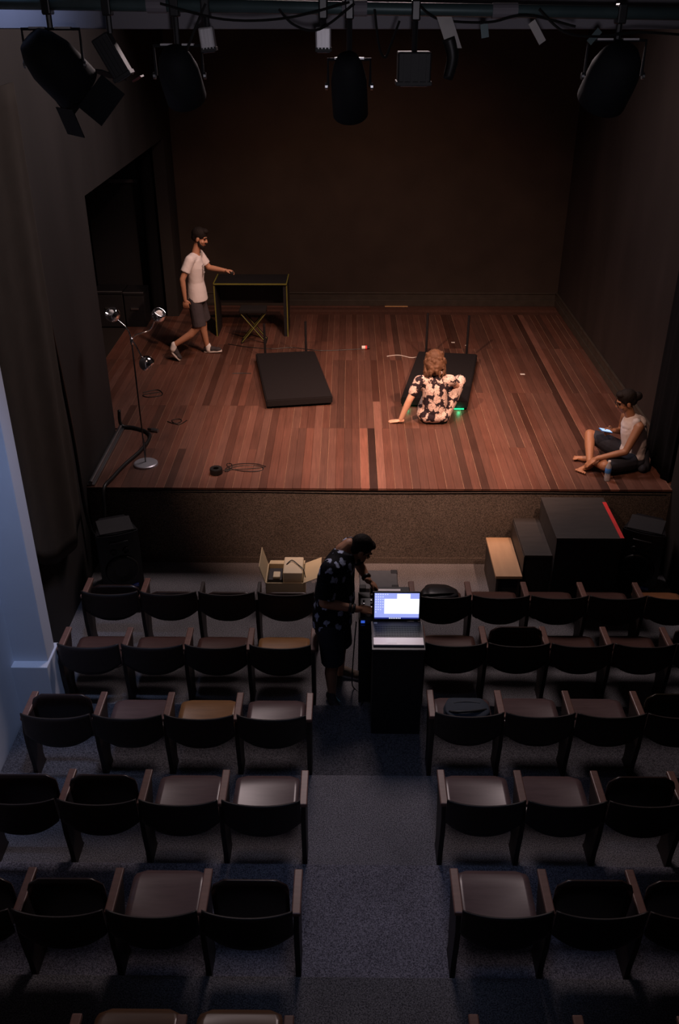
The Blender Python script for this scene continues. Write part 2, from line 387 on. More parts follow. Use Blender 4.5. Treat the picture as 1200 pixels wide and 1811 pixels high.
box(bm, (XL - 0.05, 5.73, -0.05), (-2.41, 6.06, 0.62), 0.006)
box(bm, (XL - 0.05, 5.81, 0.60), (-2.425, 6.0, 7.2), 0.006)
struct('wall_pilaster', bm, 'white_wall', 'white pilaster standing on a wider plinth')
struct('wall_right_low', bbox((3.34, -1.5, -0.1), (3.5, 8.34, 7.2)), 'black_wall', 'black side wall right of the seats')
struct('wall_rear', bbox((-3.0, -1.7, -0.1), (3.5, -1.5, 7.2)), 'black_wall')
struct('ceiling', bbox((-4.75, -1.7, 7.2), (3.7, YB + 0.2, 7.3)), 'black_wall', 'black ceiling')
# back wall base mouldings
def base_mould(name, p0, p1, inward):
    p0 = Vector(p0); p1 = Vector(p1); d = (p1 - p0); L = d.length; ang = math.atan2(d.y, d.x)
    bm = bmesh.new()
    box(bm, (0, 0, 0), (L, inward * 0.030, 0.10), 0.004); box(bm, (0, 0, 0.10), (L, inward * 0.014, 0.20), 0.003); box(bm, (0, 0, 0.20), (L, inward * 0.028, 0.222), 0.004)
    bmesh.ops.transform(bm, matrix=Matrix.Translation(p0) @ Matrix.Rotation(ang, 4, 'Z'), verts=bm.verts[:])
    return struct(name, bm, 'moulding', 'dark moulded skirting board')
base_mould('baseboard_back', (XL, YB, S), (XR - 0.03, YB, S), -1)
base_mould('baseboard_right', (XR, 9.2, S), (XR, YB, S), 1)
# conduit along the left stage edge
bm = bmesh.new(); tube(bm, [(XL + 0.035, 8.3, S + 0.035), (XL + 0.035, 9.75, S + 0.035)], 0.022, 10); box(bm, (XL, 8.3, S), (XL + 0.075, 9.75, S + 0.018), 0.003)
struct('trim_1', bm, 'steel', 'dull pipe along the left edge of the stage', smooth=False)

# stage with planks, each its own board
stage = rebase(link('floor_stage', bbox((XL - 1.9, YF + 0.06, 0), (XR, YB, S - 0.022)), 'stage_base'))
stage['kind'] = 'structure'; stage['label'] = 'raised wooden stage floored with narrow brown boards'
def plank_mesh(worn):
    bm = bmesh.new(); box(bm, (-0.5, -0.5, -0.5), (0.5, 0.5, 0.5))
    top = [e for e in bm.edges if all(v.co.z > 0.4 for v in e.verts) and abs(e.verts[0].co.x - e.verts[1].co.x) < 0.01]
    bmesh.ops.bevel(bm, geom=top, offset=0.035, segments=1, affect='EDGES')
    bmesh.ops.recalc_face_normals(bm, faces=bm.faces[:])
    if worn:
        for f in bm.faces:
            if f.normal.x < -0.3 and f.normal.z > 0.3: f.material_index = 1
    me = fin(bm); me.materials.append(M['plank']); me.materials.append(M['plank_edge']); return me
PMS = [plank_mesh(False), plank_mesh(True)]
def plank(x0, x1, y0, y1, col, dz=0.0):
    o = bpy.data.objects.new('plank', PMS[1 if rp.random() < 0.45 and x1 - x0 < 0.2 else 0]); COL.objects.link(o); o.parent = stage
    o.location = Vector(((x0 + x1) / 2, (y0 + y1) / 2, S - 0.011 + dz)) - stage.location
    o.scale = (x1 - x0, y1 - y0, 0.022); o.color = c4(col)
rp = random.Random(3)
BR = (0.112, 0.049, 0.034)
def pcol(k=None):
    f = rp.choice([0.6, 0.75, 0.85, 0.9, 1.0, 1.0, 1.0, 1.1, 1.15, 1.3]) * rp.uniform(0.9, 1.1)
    if k: f = k
    h = rp.uniform(-0.08, 0.08)
    return (BR[0] * f, BR[1] * f * (1 + h), BR[2] * f * (1 + 1.5 * h))
PW = 0.0885; YP1 = 14.22
n = 0; x = -3.40
while x < XR - 0.02:
    x1 = min(x + PW, XR - 0.002); xm = (x + x1) / 2
    if xm < -2.66: cuts = [9.64, 12.1, YP1]
    elif xm < -0.75: cuts = [YF - 0.012, 10.45 if rp.random() < 0.75 else 9.2, 12.75 if rp.random() < 0.6 else 11.9, YP1]
    elif xm < 1.1: cuts = [YF - 0.012, 9.78 if rp.random() < 0.8 else 10.6, 12.1 if rp.random() < 0.5 else 12.9, YP1]
    else: cuts = [YF - 0.012, 9.27 if rp.random() < 0.35 else 10.9, 12.6, YP1]
    for j, (a, b) in enumerate(zip(cuts, cuts[1:])):
        k = None
        if abs(xm - 0.275) < 0.045 and j == 0: k = 0.28
        if abs(xm - 0.19) < 0.04 and j == 0: k = 1.9
        if abs(xm - 0.365) < 0.04 and j == 0: k = 1.8
        if abs(xm + 1.83) < 0.06 and j == 0: k = 0.5
        if abs(xm - 2.73) < 0.05: k = 1.75
        if abs(xm - 2.63) < 0.05: k = 0.45
        plank(x + 0.0009, x1 - 0.0009, a + 0.001, b - 0.001, pcol(k), rp.uniform(-0.0008, 0.0008))
        n += 1
    x += PW
yb = [YP1, 14.36, 14.48, 14.60, YB]
for a, b in zip(yb, yb[1:]):
    for c, d in ((-3.4, 0.35), (0.35, XR - 0.03)):
        plank(c, d, a + 0.001, b - 0.001, pcol(rp.uniform(0.75, 1.35)))

# ================================================================== CHAIRS
CW = 0.522
def seat_mesh():
    bm = bmesh.new(); I, J = 14, 13; hw = 0.222; grid = []
    for i in range(I):
        t = i / (I - 1); y = -0.11 + 0.44 * t; row = []
        # corner rounding at front (t=1) and slightly at the rear
        e = 0.0
        if y > 0.26: q = (y - 0.26) / 0.07; e = 0.07 * (1 - math.sqrt(max(0, 1 - q * q)))
        if y < -0.07: q = (-0.07 - y) / 0.04; e = 0.03 * (1 - math.sqrt(max(0, 1 - q * q)))
        for j in range(J):
            u = -1 + 2 * j / (J - 1); xx = u * (hw - e)
            z = -0.016 * (1 - u * u) * (1 - abs(2 * t - 1) ** 2) + 0.012 * (1 - (2 * t - 1) ** 2) - 0.018 * max(0, (t - 0.75) / 0.25) ** 2
            row.append(Vector((xx, y, z)))
        grid.append(row)
    sheet(bm, grid, 0.014, (0, 0, -1)); return fin(bm, True)
def back_mesh():
    bm = bmesh.new(); I, J = 9, 21; grid = []
    for i in range(I):
        row = []
        for j in range(J):
            u = -1 + 2 * j / (J - 1); au = abs(u)
            zt = 0.705 + 0.016 * au ** 4; zb = 0.415 + 0.095 * au ** 2.4
            z = zb + (zt - zb) * i / (I - 1)
            y = -0.372 + 0.038 * u * u - (z - 0.42) * 0.06
            row.append(Vector((u * 0.252, y, z)))
        grid.append(row)
    sheet(bm, grid, 0.013, (0, -1, 0)); return fin(bm, True)
def panel_mesh():
    bm = bmesh.new()
    poly = [(-0.005, 0.592), (-0.03, 0.50), (-0.09, 0.30), (-0.125, 0.12), (-0.115, 0.05), (-0.085, 0.0), (-0.285, 0.0), (-0.285, 0.05), (-0.29, 0.15), (-0.315, 0.34), (-0.325, 0.50), (-0.30, 0.592)]
    # polygon (y,z) extruded along x
    mtx = Matrix(((0, 0, 1, 0), (1, 0, 0, 0), (0, 1, 0, 0), (0, 0, 0, 1)))
    prism(bm, poly, mtx, 0.032)
    bmesh.ops.bevel(bm, geom=[e for e in bm.edges if abs(e.verts[0].co.x - e.verts[1].co.x) < 1e-5], offset=0.004, segments=1, affect='EDGES')
    return fin(bm)
def arm_mesh():
    return fin(bbox((-0.026, -0.30, 0.592), (0.026, 0.005, 0.622), 0.007))
def screw_mesh():
    bm = bmesh.new(); lathe(bm, [(0, 0.0045), (0.004, 0.004), (0.0062, 0.0015), (0.0065, 0), (0, 0)], 10); return fin(bm, True)
CM = dict(seat=seat_mesh(), back=back_mesh(), panel=panel_mesh(), arm=arm_mesh(), screw=screw_mesh())
for k, m in (('seat', 'seat_wood'), ('back', 'back_wood'), ('panel', 'back_wood'), ('arm', 'arm_wood'), ('screw', 'screw')): CM[k].materials.append(M[m])
rc = random.Random(11)
SEATC = {'brown': (0.085, 0.042, 0.034), 'tan': (0.27, 0.135, 0.055), 'dim': (0.10, 0.052, 0.028), 'pink': (0.115, 0.072, 0.070), 'olive': (0.06, 0.045, 0.022), 'rust': (0.22, 0.09, 0.04)}  # pink paints in the lamps' sheen; dim paints in the fall-off of light
def part(name, me, parent, loc=(0, 0, 0), rx=0.0, color=None):
    o = bpy.data.objects.new(name, me); COL.objects.link(o); o.parent = parent; o.location = loc; o.rotation_euler = (rx, 0, 0)
    if color: o.color = c4(color)
    return o
DARK = (0.017, 0.0095, 0.0075)
def chair(xl, xr, yarm, z, up, tone, label, left_arm=True, right=False, right_arm=True, group=None, sz=1.0):
    xc = (xl + xr) / 2
    t = thing('theater_chair', (xc, yarm, z), label, 'chair', group)
    f = rc.uniform(0.8, 1.25)
    dk = tuple(c * f for c in DARK)
    part('backrest', CM['back'], t, color=dk)
    sc = SEATC[tone] if not up else tuple(c * 0.3 for c in SEATC[tone])  # folded-up seats get a darker colour in place of shade
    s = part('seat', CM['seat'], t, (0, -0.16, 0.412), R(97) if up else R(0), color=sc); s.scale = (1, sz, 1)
    for sx in (-1, 1):
        for yy in ((-0.02, 0.10) if not up else (0.05,)):
            part('screw', CM['screw'], s, (sx * 0.198, yy, 0.001))
    sides = [(xl, left_arm)] + ([(xr, right_arm)] if right else [])
    for sx, arm in sides:
        part('side_panel', CM['panel'], t, (sx - xc, 0, 0), color=dk)
        if arm:
            g = rc.uniform(0.85, 1.2); part('armrest', CM['arm'], t, (sx - xc, 0, 0), color=(0.17 * g, 0.085 * g, 0.065 * g))
ORD = ['first', 'second', 'third', 'fourth', 'fifth', 'sixth']
ROWN = ['front', 'second', 'third', 'fourth', 'fifth', 'nearest']
LX = [-2.38, -1.85, -1.333, -0.808, -0.276]; RX = [0.628, 1.145, 1.662, 2.18, 2.69, 3.20]
ROWS = [
    # arm-front y, floor z, left start index, left states, right states
    (7.035, 0.0, 0, [('u', 'brown'), ('u', 'brown'), ('u', 'brown'), ('u', 'brown')], [('d', 'brown'), ('d', 'brown'), ('d', 'brown'), ('d', 'brown'), ('d', 'rust')]),
    (6.275, 0.0, 0, [('d', 'brown'), ('d', 'brown'), ('d', 'brown'), ('d', 'tan')], [('d', 'brown'), ('u', 'brown'), ('d', 'brown'), ('d', 'brown'), ('u', 'brown')]),
    (5.36, 0.07, 0, [('u', 'brown'), ('d', 'pink'), ('d', 'tan'), ('d', 'pink')], [('d', 'pink'), ('d', 'pink'), ('d', 'pink'), ('u', 'olive')]),
    (4.49, 0.14, 0, [('u', 'brown'), ('u', 'brown'), ('d', 'pink'), ('d', 'pink')], [('d', 'pink'), ('d', 'pink'), ('u', 'brown'), ('u', 'brown')]),
    (3.63, 0.21, 0, [('u', 'brown'), ('u', 'brown'), ('d', 'pink'), ('u', 'brown')], [('d', 'pink'), ('u', 'brown'), ('u', 'brown')]),
    (2.70, 0.28, 1, [('u', 'brown'), ('d', 'dim'), ('d', 'dim')], [('u', 'brown'), ('u', 'brown'), ('u', 'brown')]),
]
def tonew(tone): return {'tan': 'honey-toned', 'rust': 'reddish', 'pink': 'dark', 'brown': 'dark brown', 'olive': 'dark olive', 'dim': 'dim brown'}[tone]
for r, (ya, z, li, ls, rs) in enumerate(ROWS):
    nl = len(ls)
    for i, (st, tone) in enumerate(ls):
        k = li + i
        lab = 'wooden theater chair, %s seat %s, left block, %s row, %s from the aisle' % (tonew(tone), 'folded up' if st == 'u' else 'lowered', ROWN[r], ORD[nl - 1 - i])
        noarm = r == 0 and i >= 2
        chair(LX[k], LX[k + 1], ya, z, st == 'u', tone, lab, left_arm=not noarm, right=(i == nl - 1), right_arm=(r != 0), group='theater chairs', sz=(1.0 if r else (0.72 if i == 0 else 0.48)))
    yr = ya + (-0.03 if r == 0 else 0.045 if r in (1, 2) else 0.015)
    for i, (st, tone) in enumerate(rs):
        dx = -0.035 if r == 0 else 0.012
        lab = 'wooden theater chair, %s seat %s, right block, %s row, %s from the aisle' % (tonew(tone), 'folded up' if st == 'u' else 'lowered', ROWN[r], ORD[i])
        chair(RX[i] + dx, RX[i + 1] + dx, yr, z, st == 'u', tone, lab, right=(i == len(rs) - 1), group='theater chairs')

# ================================================================== STAGE PROPS
def platform(name, corners, rods, label):
    cx = sum(c[0] for c in corners) / 4; cy = sum(c[1] for c in corners) / 4
    t = thing(name, (cx, cy, S), label, 'platform', 'low black platforms')
    bm = bmesh.new()
    z0, z1 = S + 0.03, S + 0.125
    a = [bm.verts.new((x, y, z0)) for x, y in corners]; b = [bm.verts.new((x, y, z1)) for x, y in corners]
    bm.faces.new(a[::-1]); bm.faces.new(b)
    for i in range(4): bm.faces.new((a[i], a[(i + 1) % 4], b[(i + 1) % 4], b[i]))
    bmesh.ops.recalc_face_normals(bm, faces=bm.faces[:])
    bmesh.ops.bevel(bm, geom=bm.edges[:], offset=0.012, segments=2, affect='EDGES')
    link('deck', bm, 'platform', t)
    for x, y in corners:
        px = cx + (x - cx) * 0.9; py = cy + (y - cy) * 0.9
        link('foot', bbox((px - 0.03, py - 0.03, S), (px + 0.03, py + 0.03, S + 0.035)), 'black', t)
    for x, y, zt in rods:
        bm = bmesh.new(); tube(bm, [(x, y, S + 0.002), (x, y, zt)], 0.017, 10); box(bm, (x - 0.03, y - 0.03, S), (x + 0.03, y + 0.03, S + 0.012)); link('upright_rod', bm, 'black_gloss', t)
    return t
platform('low_platform', [(-1.277, 12.02), (-0.465, 12.14), (-0.185, 10.46), (-0.995, 10.32)], [(-1.15, 12.09, 1.44), (-0.585, 12.17, 1.45)], 'empty low black platform with two rods behind it')
platform('low_platform', [(0.985, 12.13), (1.79, 12.02), (1.465, 10.31), (0.655, 10.42)], [(1.093, 12.17, 1.57), (1.65, 12.10, 1.56)], 'low black platform behind the seated woman, lit green underneath')
g = thing('led_light', (1.36, 10.36, S), 'small green LED light glowing under the platform edge', 'light')
link('housing', bbox((1.30, 10.33, S), (1.43, 10.40, S + 0.012), 0.002), 'black', g); link('led_strip', bbox((1.305, 10.325, S + 0.010), (1.425, 10.335, S + 0.026)), 'green_led', g)
gl = bpy.data.lights.new('led_glow', 'POINT'); gl.energy = 0.3; gl.color = (0.05, 1.0, 0.4); gl.shadow_soft_size = 0.02
o = bpy.data.objects.new('led_glow', gl); COL.objects.link(o); o.location = (1.36, 10.30, S + 0.03)
gl2 = bpy.data.lights.new('led_glow_left', 'POINT'); gl2.energy = 0.15; gl2.color = (0.05, 1.0, 0.4); gl2.shadow_soft_size = 0.02
o = bpy.data.objects.new('led_glow_left', gl2); COL.objects.link(o); o.location = (0.74, 10.36, S + 0.03)

# desk with lime tape edges
t = thing('desk', (-1.43, 13.36, S), 'black desk with lime green tape on its edges near the back wall', 'desk')
dx0, dx1, dy0, dy1, dz = -1.96, -0.89, 13.10, 13.62, S + 0.80
link('desktop', bbox((dx0, dy0, dz - 0.03), (dx1, dy1, dz), 0.003), 'black', t)
link('side_panel', bbox((dx0, dy0 + 0.02, S), (dx0 + 0.025, dy1 - 0.02, dz - 0.03)), 'black', t)
link('side_panel', bbox((dx1 - 0.06, dy0 + 0.02, S), (dx1, dy1 - 0.02, dz - 0.03)), 'black', t)
link('back_panel', bbox((dx0 + 0.025, dy1 - 0.06, S + 0.38), (dx1 - 0.06, dy1 - 0.035, dz - 0.03)), 'black', t)
tw = 0.007
for lo, hi in (((dx0, dy0 - tw, dz - 0.018), (dx1, dy0 - 0.0005, dz + 0.001)), ((dx1 - 0.012, dy0, dz), (dx1 + 0.003, dy1, dz + 0.004)), ((dx0 - 0.003, dy0, dz), (dx0 + 0.012, dy1, dz + 0.004)),
               ((dx0 - 0.002, dy0 + 0.008, S), (dx0 + 0.013, dy0 + 0.0195, dz - 0.031)), ((dx1 - 0.013, dy0 + 0.008, S), (dx1 + 0.002, dy0 + 0.0195, dz - 0.031))):
    link('tape_edge', bbox(lo, hi), 'lime_tape', t)
# folding X stool
t = thing('folding_stool', (-1.37, 12.86, S), 'folding black X-leg stool with lime tape in front of the desk', 'stool')
link('seat_pad', bbox((-1.57, 12.76, S + 0.45), (-1.18, 13.02, S + 0.51), 0.018), 'black_soft', t)
for sy in (12.80, 12.98):
    for a, b in (((-1.55, S + 0.0), (-1.19, S + 0.45)), ((-1.20, S + 0.0), (-1.55, S + 0.45))):
        bm = bmesh.new(); tube(bm, [(a[0], sy, a[1] + 0.015), (b[0], sy, b[1])], 0.016, 8); lg = link('leg', bm, 'black_gloss', t)
        bm = bmesh.new(); tube(bm, [(a[0], sy - 0.014, a[1] + 0.017), (b[0], sy - 0.014, b[1])], 0.0065, 6); link('tape_stripe', bm, 'lime_tape', lg)
for x in (-1.55, -1.20):
    bm = bmesh.new(); tube(bm, [(x, 12.78, S + 0.015), (x, 13.0, S + 0.015)], 0.014, 8); link('foot_bar', bm, 'black_gloss', t)

# floor lamp with three chrome ball heads
LX0, LY0 = -2.18, 8.80
t = thing('floor_lamp', (LX0, LY0, S), 'chrome floor lamp with three ball heads on curved arms', 'lamp')
bm = bmesh.new(); lathe(bm, [(0, 0.034), (0.02, 0.034), (0.118, 0.028), (0.128, 0.020), (0.13, 0.0), (0, 0)], 36, Matrix.Translation((LX0, LY0, S))); link('base', bm, 'satin_chrome', t, smooth=False)
bm = bmesh.new(); tube(bm, [(LX0, LY0, S + 0.03), (LX0, LY0, 2.30)], 0.0075, 10); link('pole', bm, 'black_gloss', t, smooth=True)
bm = bmesh.new(); lathe(bm, [(0, 0.04), (0.016, 0.035), (0.016, 0.0), (0.010, -0.03), (0, -0.03)], 14, Matrix.Translation((LX0, LY0, 2.30))); link('joint', bm, 'chrome', t, smooth=True)
bm = bmesh.new(); tube(bm, [(LX0, LY0, S + 0.04), (LX0 + 0.012, LY0, S + 0.15), (LX0 + 0.02, LY0 - 0.01, S + 0.22), (LX0 + 0.006, LY0 - 0.01, S + 0.32)], 0.003, 6, 5); link('cord', bm, 'rubber', t)
def ball_head(pts, c, d, r):
    bm = bmesh.new(); tube(bm, pts, 0.007, 8, 6); arm = link('arm', bm, 'chrome', t, smooth=True)
    d = Vector(d).normalized(); mt = Matrix.Translation(c) @ look(d)
    prof = [(0, -r)] + [(r * math.cos(a), r * math.sin(a)) for a in [R(x) for x in range(-80, 36, 8)]] + [(r * 0.80, r * 0.55), (r * 0.74, r * 0.5), (r * 0.5, r * 0.1), (0, -0.1 * r)]
    bm = bmesh.new(); lathe(bm, prof, 24, mt); sh = link('lamp_shade', bm, 'chrome', t, smooth=True)
    bm = bmesh.new(); bmesh.ops.create_uvsphere(bm, u_segments=14, v_segments=8, radius=r * 0.42, matrix=Matrix.Translation(Vector(c) + d * r * 0.30)); link('bulb', bm, 'sock', sh, smooth=True)
J = (LX0, LY0, 2.33)
ball_head([J, (LX0 - 0.03, LY0 + 0.02, 2.42), (LX0 - 0.10, LY0 + 0.04, 2.49), (LX0 - 0.15, LY0 + 0.04, 2.53)], (LX0 - 0.17, LY0 + 0.04, 2.57), (-0.35, -0.4, 0.9), 0.075)
ball_head([J, (LX0 + 0.05, LY0 + 0.05, 2.36), (LX0 + 0.17, LY0 + 0.10, 2.39), (LX0 + 0.22, LY0 + 0.12, 2.47)], (LX0 + 0.27, LY0 + 0.13, 2.54), (0.5, -0.3, 0.8), 0.075)
ball_head([J, (LX0 + 0.05, LY0 - 0.03, 2.26), (LX0 + 0.10, LY0 - 0.06, 2.16)], (LX0 + 0.15, LY0 - 0.08, 2.10), (0.65, -0.2, -0.75), 0.080)

# small floor things
bm = bmesh.new(); lathe(bm, [(0.028, 0.0), (0.065, 0.0), (0.068, 0.012), (0.068, 0.052), (0.064, 0.062), (0.030, 0.062), (0.028, 0.058)], 24, Matrix.Translation((-1.392, 8.60, S)))
bm.verts.ensure_lookup_table()
o = tag(rebase(link('tape_roll', bm, 'rubber', smooth=False)), 'fat roll of black tape lying near the stage front edge', 'tape roll')
bm = bmesh.new()
pts = [(-1.33 + 0.0, 8.66, S + 0.006)]
for k in range(40):
    a = k * 0.47; pts.append((-1.17 + 0.17 * math.cos(a * 0.5) + 0.10 * math.cos(a), 8.73 + 0.085 * math.sin(a) + 0.03 * math.sin(a * 0.33), S + 0.006 + 0.003 * math.sin(a * 3)))
tube(bm, pts, 0.004, 5, 2); tag(rebase(link('cable_coil', bm, 'rubber')), 'loose thin black cable coil beside the tape roll', 'cable')
def floor_cable(pts, r, label, m='rubber'):
    bm = bmesh.new(); tube(bm, pts, r, 6, 5); return tag(rebase(link('cable', bm, m)), label, 'cable')
floor_cable([(-1.75, 12.75, S + .006), (-1.45, 12.62, S + .006), (-1.1, 12.55, S + .006), (-0.8, 12.60, S + .006), (-0.4, 12.48, S + .006), (0.0, 12.52, S + .006), (0.22, 12.56, S + .006)], 0.006, 'thin dark cable running across the boards behind the empty platform')
floor_cable([(-1.55, 11.55, S + .006), (-1.42, 11.56, S + .006), (-1.3, 11.55, S + .006)], 0.006, 'short dark cable end poking out left of the empty platform')
floor_cable([(0.55, 12.25, S + .005), (0.72, 12.30, S + .005), (0.88, 12.2, S + .005), (0.97, 12.22, S + .005)], 0.004, 'fine pale string on boards behind the seated woman', 'white_tape')
floor_cable([(-2.15, 9.95, S + .006), (-2.05, 9.88, S + .006), (-1.98, 9.95, S + .006), (-2.02, 10.02, S + .006), (-2.10, 9.97, S + .006), (-2.0, 9.85, S + .006), (-1.92, 9.98, S + .006)], 0.005, 'small tangled cable on boards behind the floor lamp')
floor_cable([(-2.62, 10.85, S + .006), (-2.45, 10.95, S + .006), (-2.36, 10.78, S + .006), (-2.52, 10.70, S + .006), (-2.60, 10.78, S + .006), (-2.40, 10.88, S + .006)], 0.006, 'loose black cable heap on boards by the left wing opening')
t = thing('connector', (0.24, 12.56, S), 'small black and white plug with red ring on the boards mid stage', 'plug')
bm = bmesh.new(); tube(bm, [(0.20, 12.56, S + .026), (0.25, 12.56, S + .026)], 0.026, 10); link('sleeve', bm, 'white_tape', t)
bm = bmesh.new(); tube(bm, [(0.25, 12.56, S + .026), (0.275, 12.56, S + .026)], 0.028, 10); link('ring', bm, 'red_tape', t)
bm = bmesh.new(); tube(bm, [(0.275, 12.56, S + .026), (0.31, 12.56, S + .026)], 0.022, 10); link('tip', bm, 'black', t)
for (x, y, sx, sy, lab) in ((1.52, 12.85, 0.05, 0.03, 'bigger'), (1.71, 12.72, 0.04, 0.03, 'smaller')):
    tag(rebase(link('tape_mark', bbox((x, y, S), (x + sx, y + sy, S + 0.003)), 'white_tape')), '%s of two white tape specks behind right platform' % lab, 'tape mark')
tag(rebase(link('tape_mark', bbox((2.32, 11.55, S), (2.38, 11.59, S + 0.003)), 'white_tape')), 'lone white tape speck on the right boards', 'tape mark')
tag(rebase(link('tape_mark', bbox((0.605, 14.64, S), (0.98, 14.685, S + 0.004)), 'orange_tape')), 'tan tape strip on boards at foot of the back wall', 'tape mark')

# heavy cable from conduit down over the stage edge to the wall
bm = bmesh.new()
tube(bm, [(-2.655, 9.75, 1.15), (-2.65, 9.74, S + 0.05), (-2.5, 9.72, S + 0.025), (-2.32, 9.60, S + 0.022), (-2.26, 9.42, S + 0.022), (-2.30, 9.1, S + 0.022), (-2.40, 8.75, S + 0.022), (-2.46, 8.45, S + 0.022), (-2.50, 8.22, S + 0.01), (-2.50, 8.12, 0.70), (-2.53, 8.05, 0.52), (-2.61, 8.0, 0.52), (-2.645, 7.98, 0.85), (-2.64, 7.95, 1.6), (-2.64, 7.88, 2.3), (-2.64, 7.78, 3.0), (-2.64, 7.72, 4.0)], 0.019, 10, 6)
tag(rebase(link('power_cable', bm, 'rubber', smooth=True)), 'thick black cable looping from the stage edge up the left wall', 'cable')
t = thing('cable_plug', (-2.24, 9.66, S), 'grey plug lying on the boards at the thick cable bend', 'plug')
bm = bmesh.new(); tube(bm, [(-2.28, 9.67, S + .022), (-2.20, 9.64, S + .022)], 0.022, 10); link('shell', bm, 'steel', t)
bm = bmesh.new(); tube(bm, [(-2.33, 9.69, S + .022), (-2.28, 9.67, S + .022)], 0.014, 8); link('strain_relief', bm, 'rubber', t)

# drape on left wall
def drape(name, pts_top, z0fn, z1, m, label, amp=0.03, freq=9.0, th=0.012, nrm=(1, 0, 0), J=60, I=26, seed=0):
    rr = random.Random(seed); ph = [rr.uniform(0, 6) for _ in range(4)]
    P = catmull(pts_top, max(2, J // max(1, len(pts_top) - 1))); grid = []; nj = len(P)
    for i in range(I):
        t_ = i / (I - 1); row = []
        for j, p in enumerate(P):
            s = j / (nj - 1); zz = z1 + (z0fn(s) - z1) * t_
            f = amp * (0.35 + 0.65 * t_) * (math.sin(freq * s * 6.28 + ph[0] + 0.6 * math.sin(t_ * 3 + ph[1])) + 0.5 * math.sin(freq * 1.9 * s * 6.28 + ph[2] + t_ * 2))
            row.append(Vector((p.x, p.y, zz)) + Vector(nrm) * f)
        grid.append(row)
    bm = bmesh.new(); sheet(bm, grid, th, nrm); return tag(rebase(link(name, bm, m, smooth=True)), label, 'curtain')
drape('wall_drape', [(-2.60, 6.12, 0), (-2.60, 6.7, 0), (-2.60, 7.3, 0), (-2.60, 7.72, 0)], lambda s: 0.95 + 0.55 * (1 - s) ** 2 - 0.25 * math.sin(s * 3.14), 4.75, 'drape', 'dark brown cloth draped down the left wall beside the pilaster', 0.022, 2.0)
drape('side_curtain', [(3.385, 9.32, 0), (3.32, 8.98, 0), (3.31, 8.62, 0), (3.34, 8.42, 0)], lambda s: S + 0.005, 6.6, 'black_drape', 'black side curtain hanging behind the seated person in the tank top', 0.012, 3.0, nrm=(-1, 0, 0))
drape('wing_curtain', [(-3.15, 14.2, 0), (-2.98, 14.12, 0), (-2.86, 14.25, 0), (-2.74, 14.12, 0)], lambda s: S + 0.005, 5.0, 'black_drape', 'black curtain hanging inside the left wing opening', 0.02, 2.0, nrm=(0, -1, 0))
# flight cases in the wing
for i, (x0, x1, y0, y1, h, lab) in enumerate(((-3.86, -3.42, 13.55, 13.95, 0.555, 'left of two black cases in the left wing'), (-3.40, -3.10, 13.55, 13.95, 0.54, 'right of two black cases in the left wing'))):
    t = thing('storage_case', ((x0 + x1) / 2, (y0 + y1) / 2, S), lab, 'case', 'black cases in the wing')
    link('body', bbox((x0, y0, S), (x1, y1, S + h - 0.06), 0.006), 'black', t)
    ld = link('lid', bbox((x0 - 0.004, y0 - 0.004, S + h - 0.055), (x1 + 0.004, y1 + 0.004, S + h), 0.006), 'black_gloss', t)
    link('edge_highlight', bbox((x0 - 0.006, y0 - 0.008, S + h - 0.012), (x1 + 0.006, y0 - 0.003, S + h + 0.002)), 'case_grey', ld)  # grey strip painting in the highlight along the lid's front edge
    link('handle', bbox(((x0 + x1) / 2 - 0.06, y0 - 0.02, S + h * 0.5), ((x0 + x1) / 2 + 0.06, y0, S + h * 0.5 + 0.03), 0.004), 'steel', t)
t = thing('scenery_flat', (-3.4, 14.4, S), 'tall black scenery panel standing in the left wing', 'panel')
link('board', bbox((-4.0, 14.4, S), (-3.16, 14.44, 2.95), 0.004), 'black', t); link('top_highlight', bbox((-3.62, 14.36, 2.90), (-3.16, 14.40, 2.95), 0.004), 'case_grey', t)  # the grey top strip is a painted highlight on the board's upper edge
link('brace', bbox((-3.9, 14.44, S), (-3.84, 14.62, 2.0)), 'black', t); link('brace', bbox((-3.3, 14.44, S), (-3.24, 14.62, 2.0)), 'black', t)

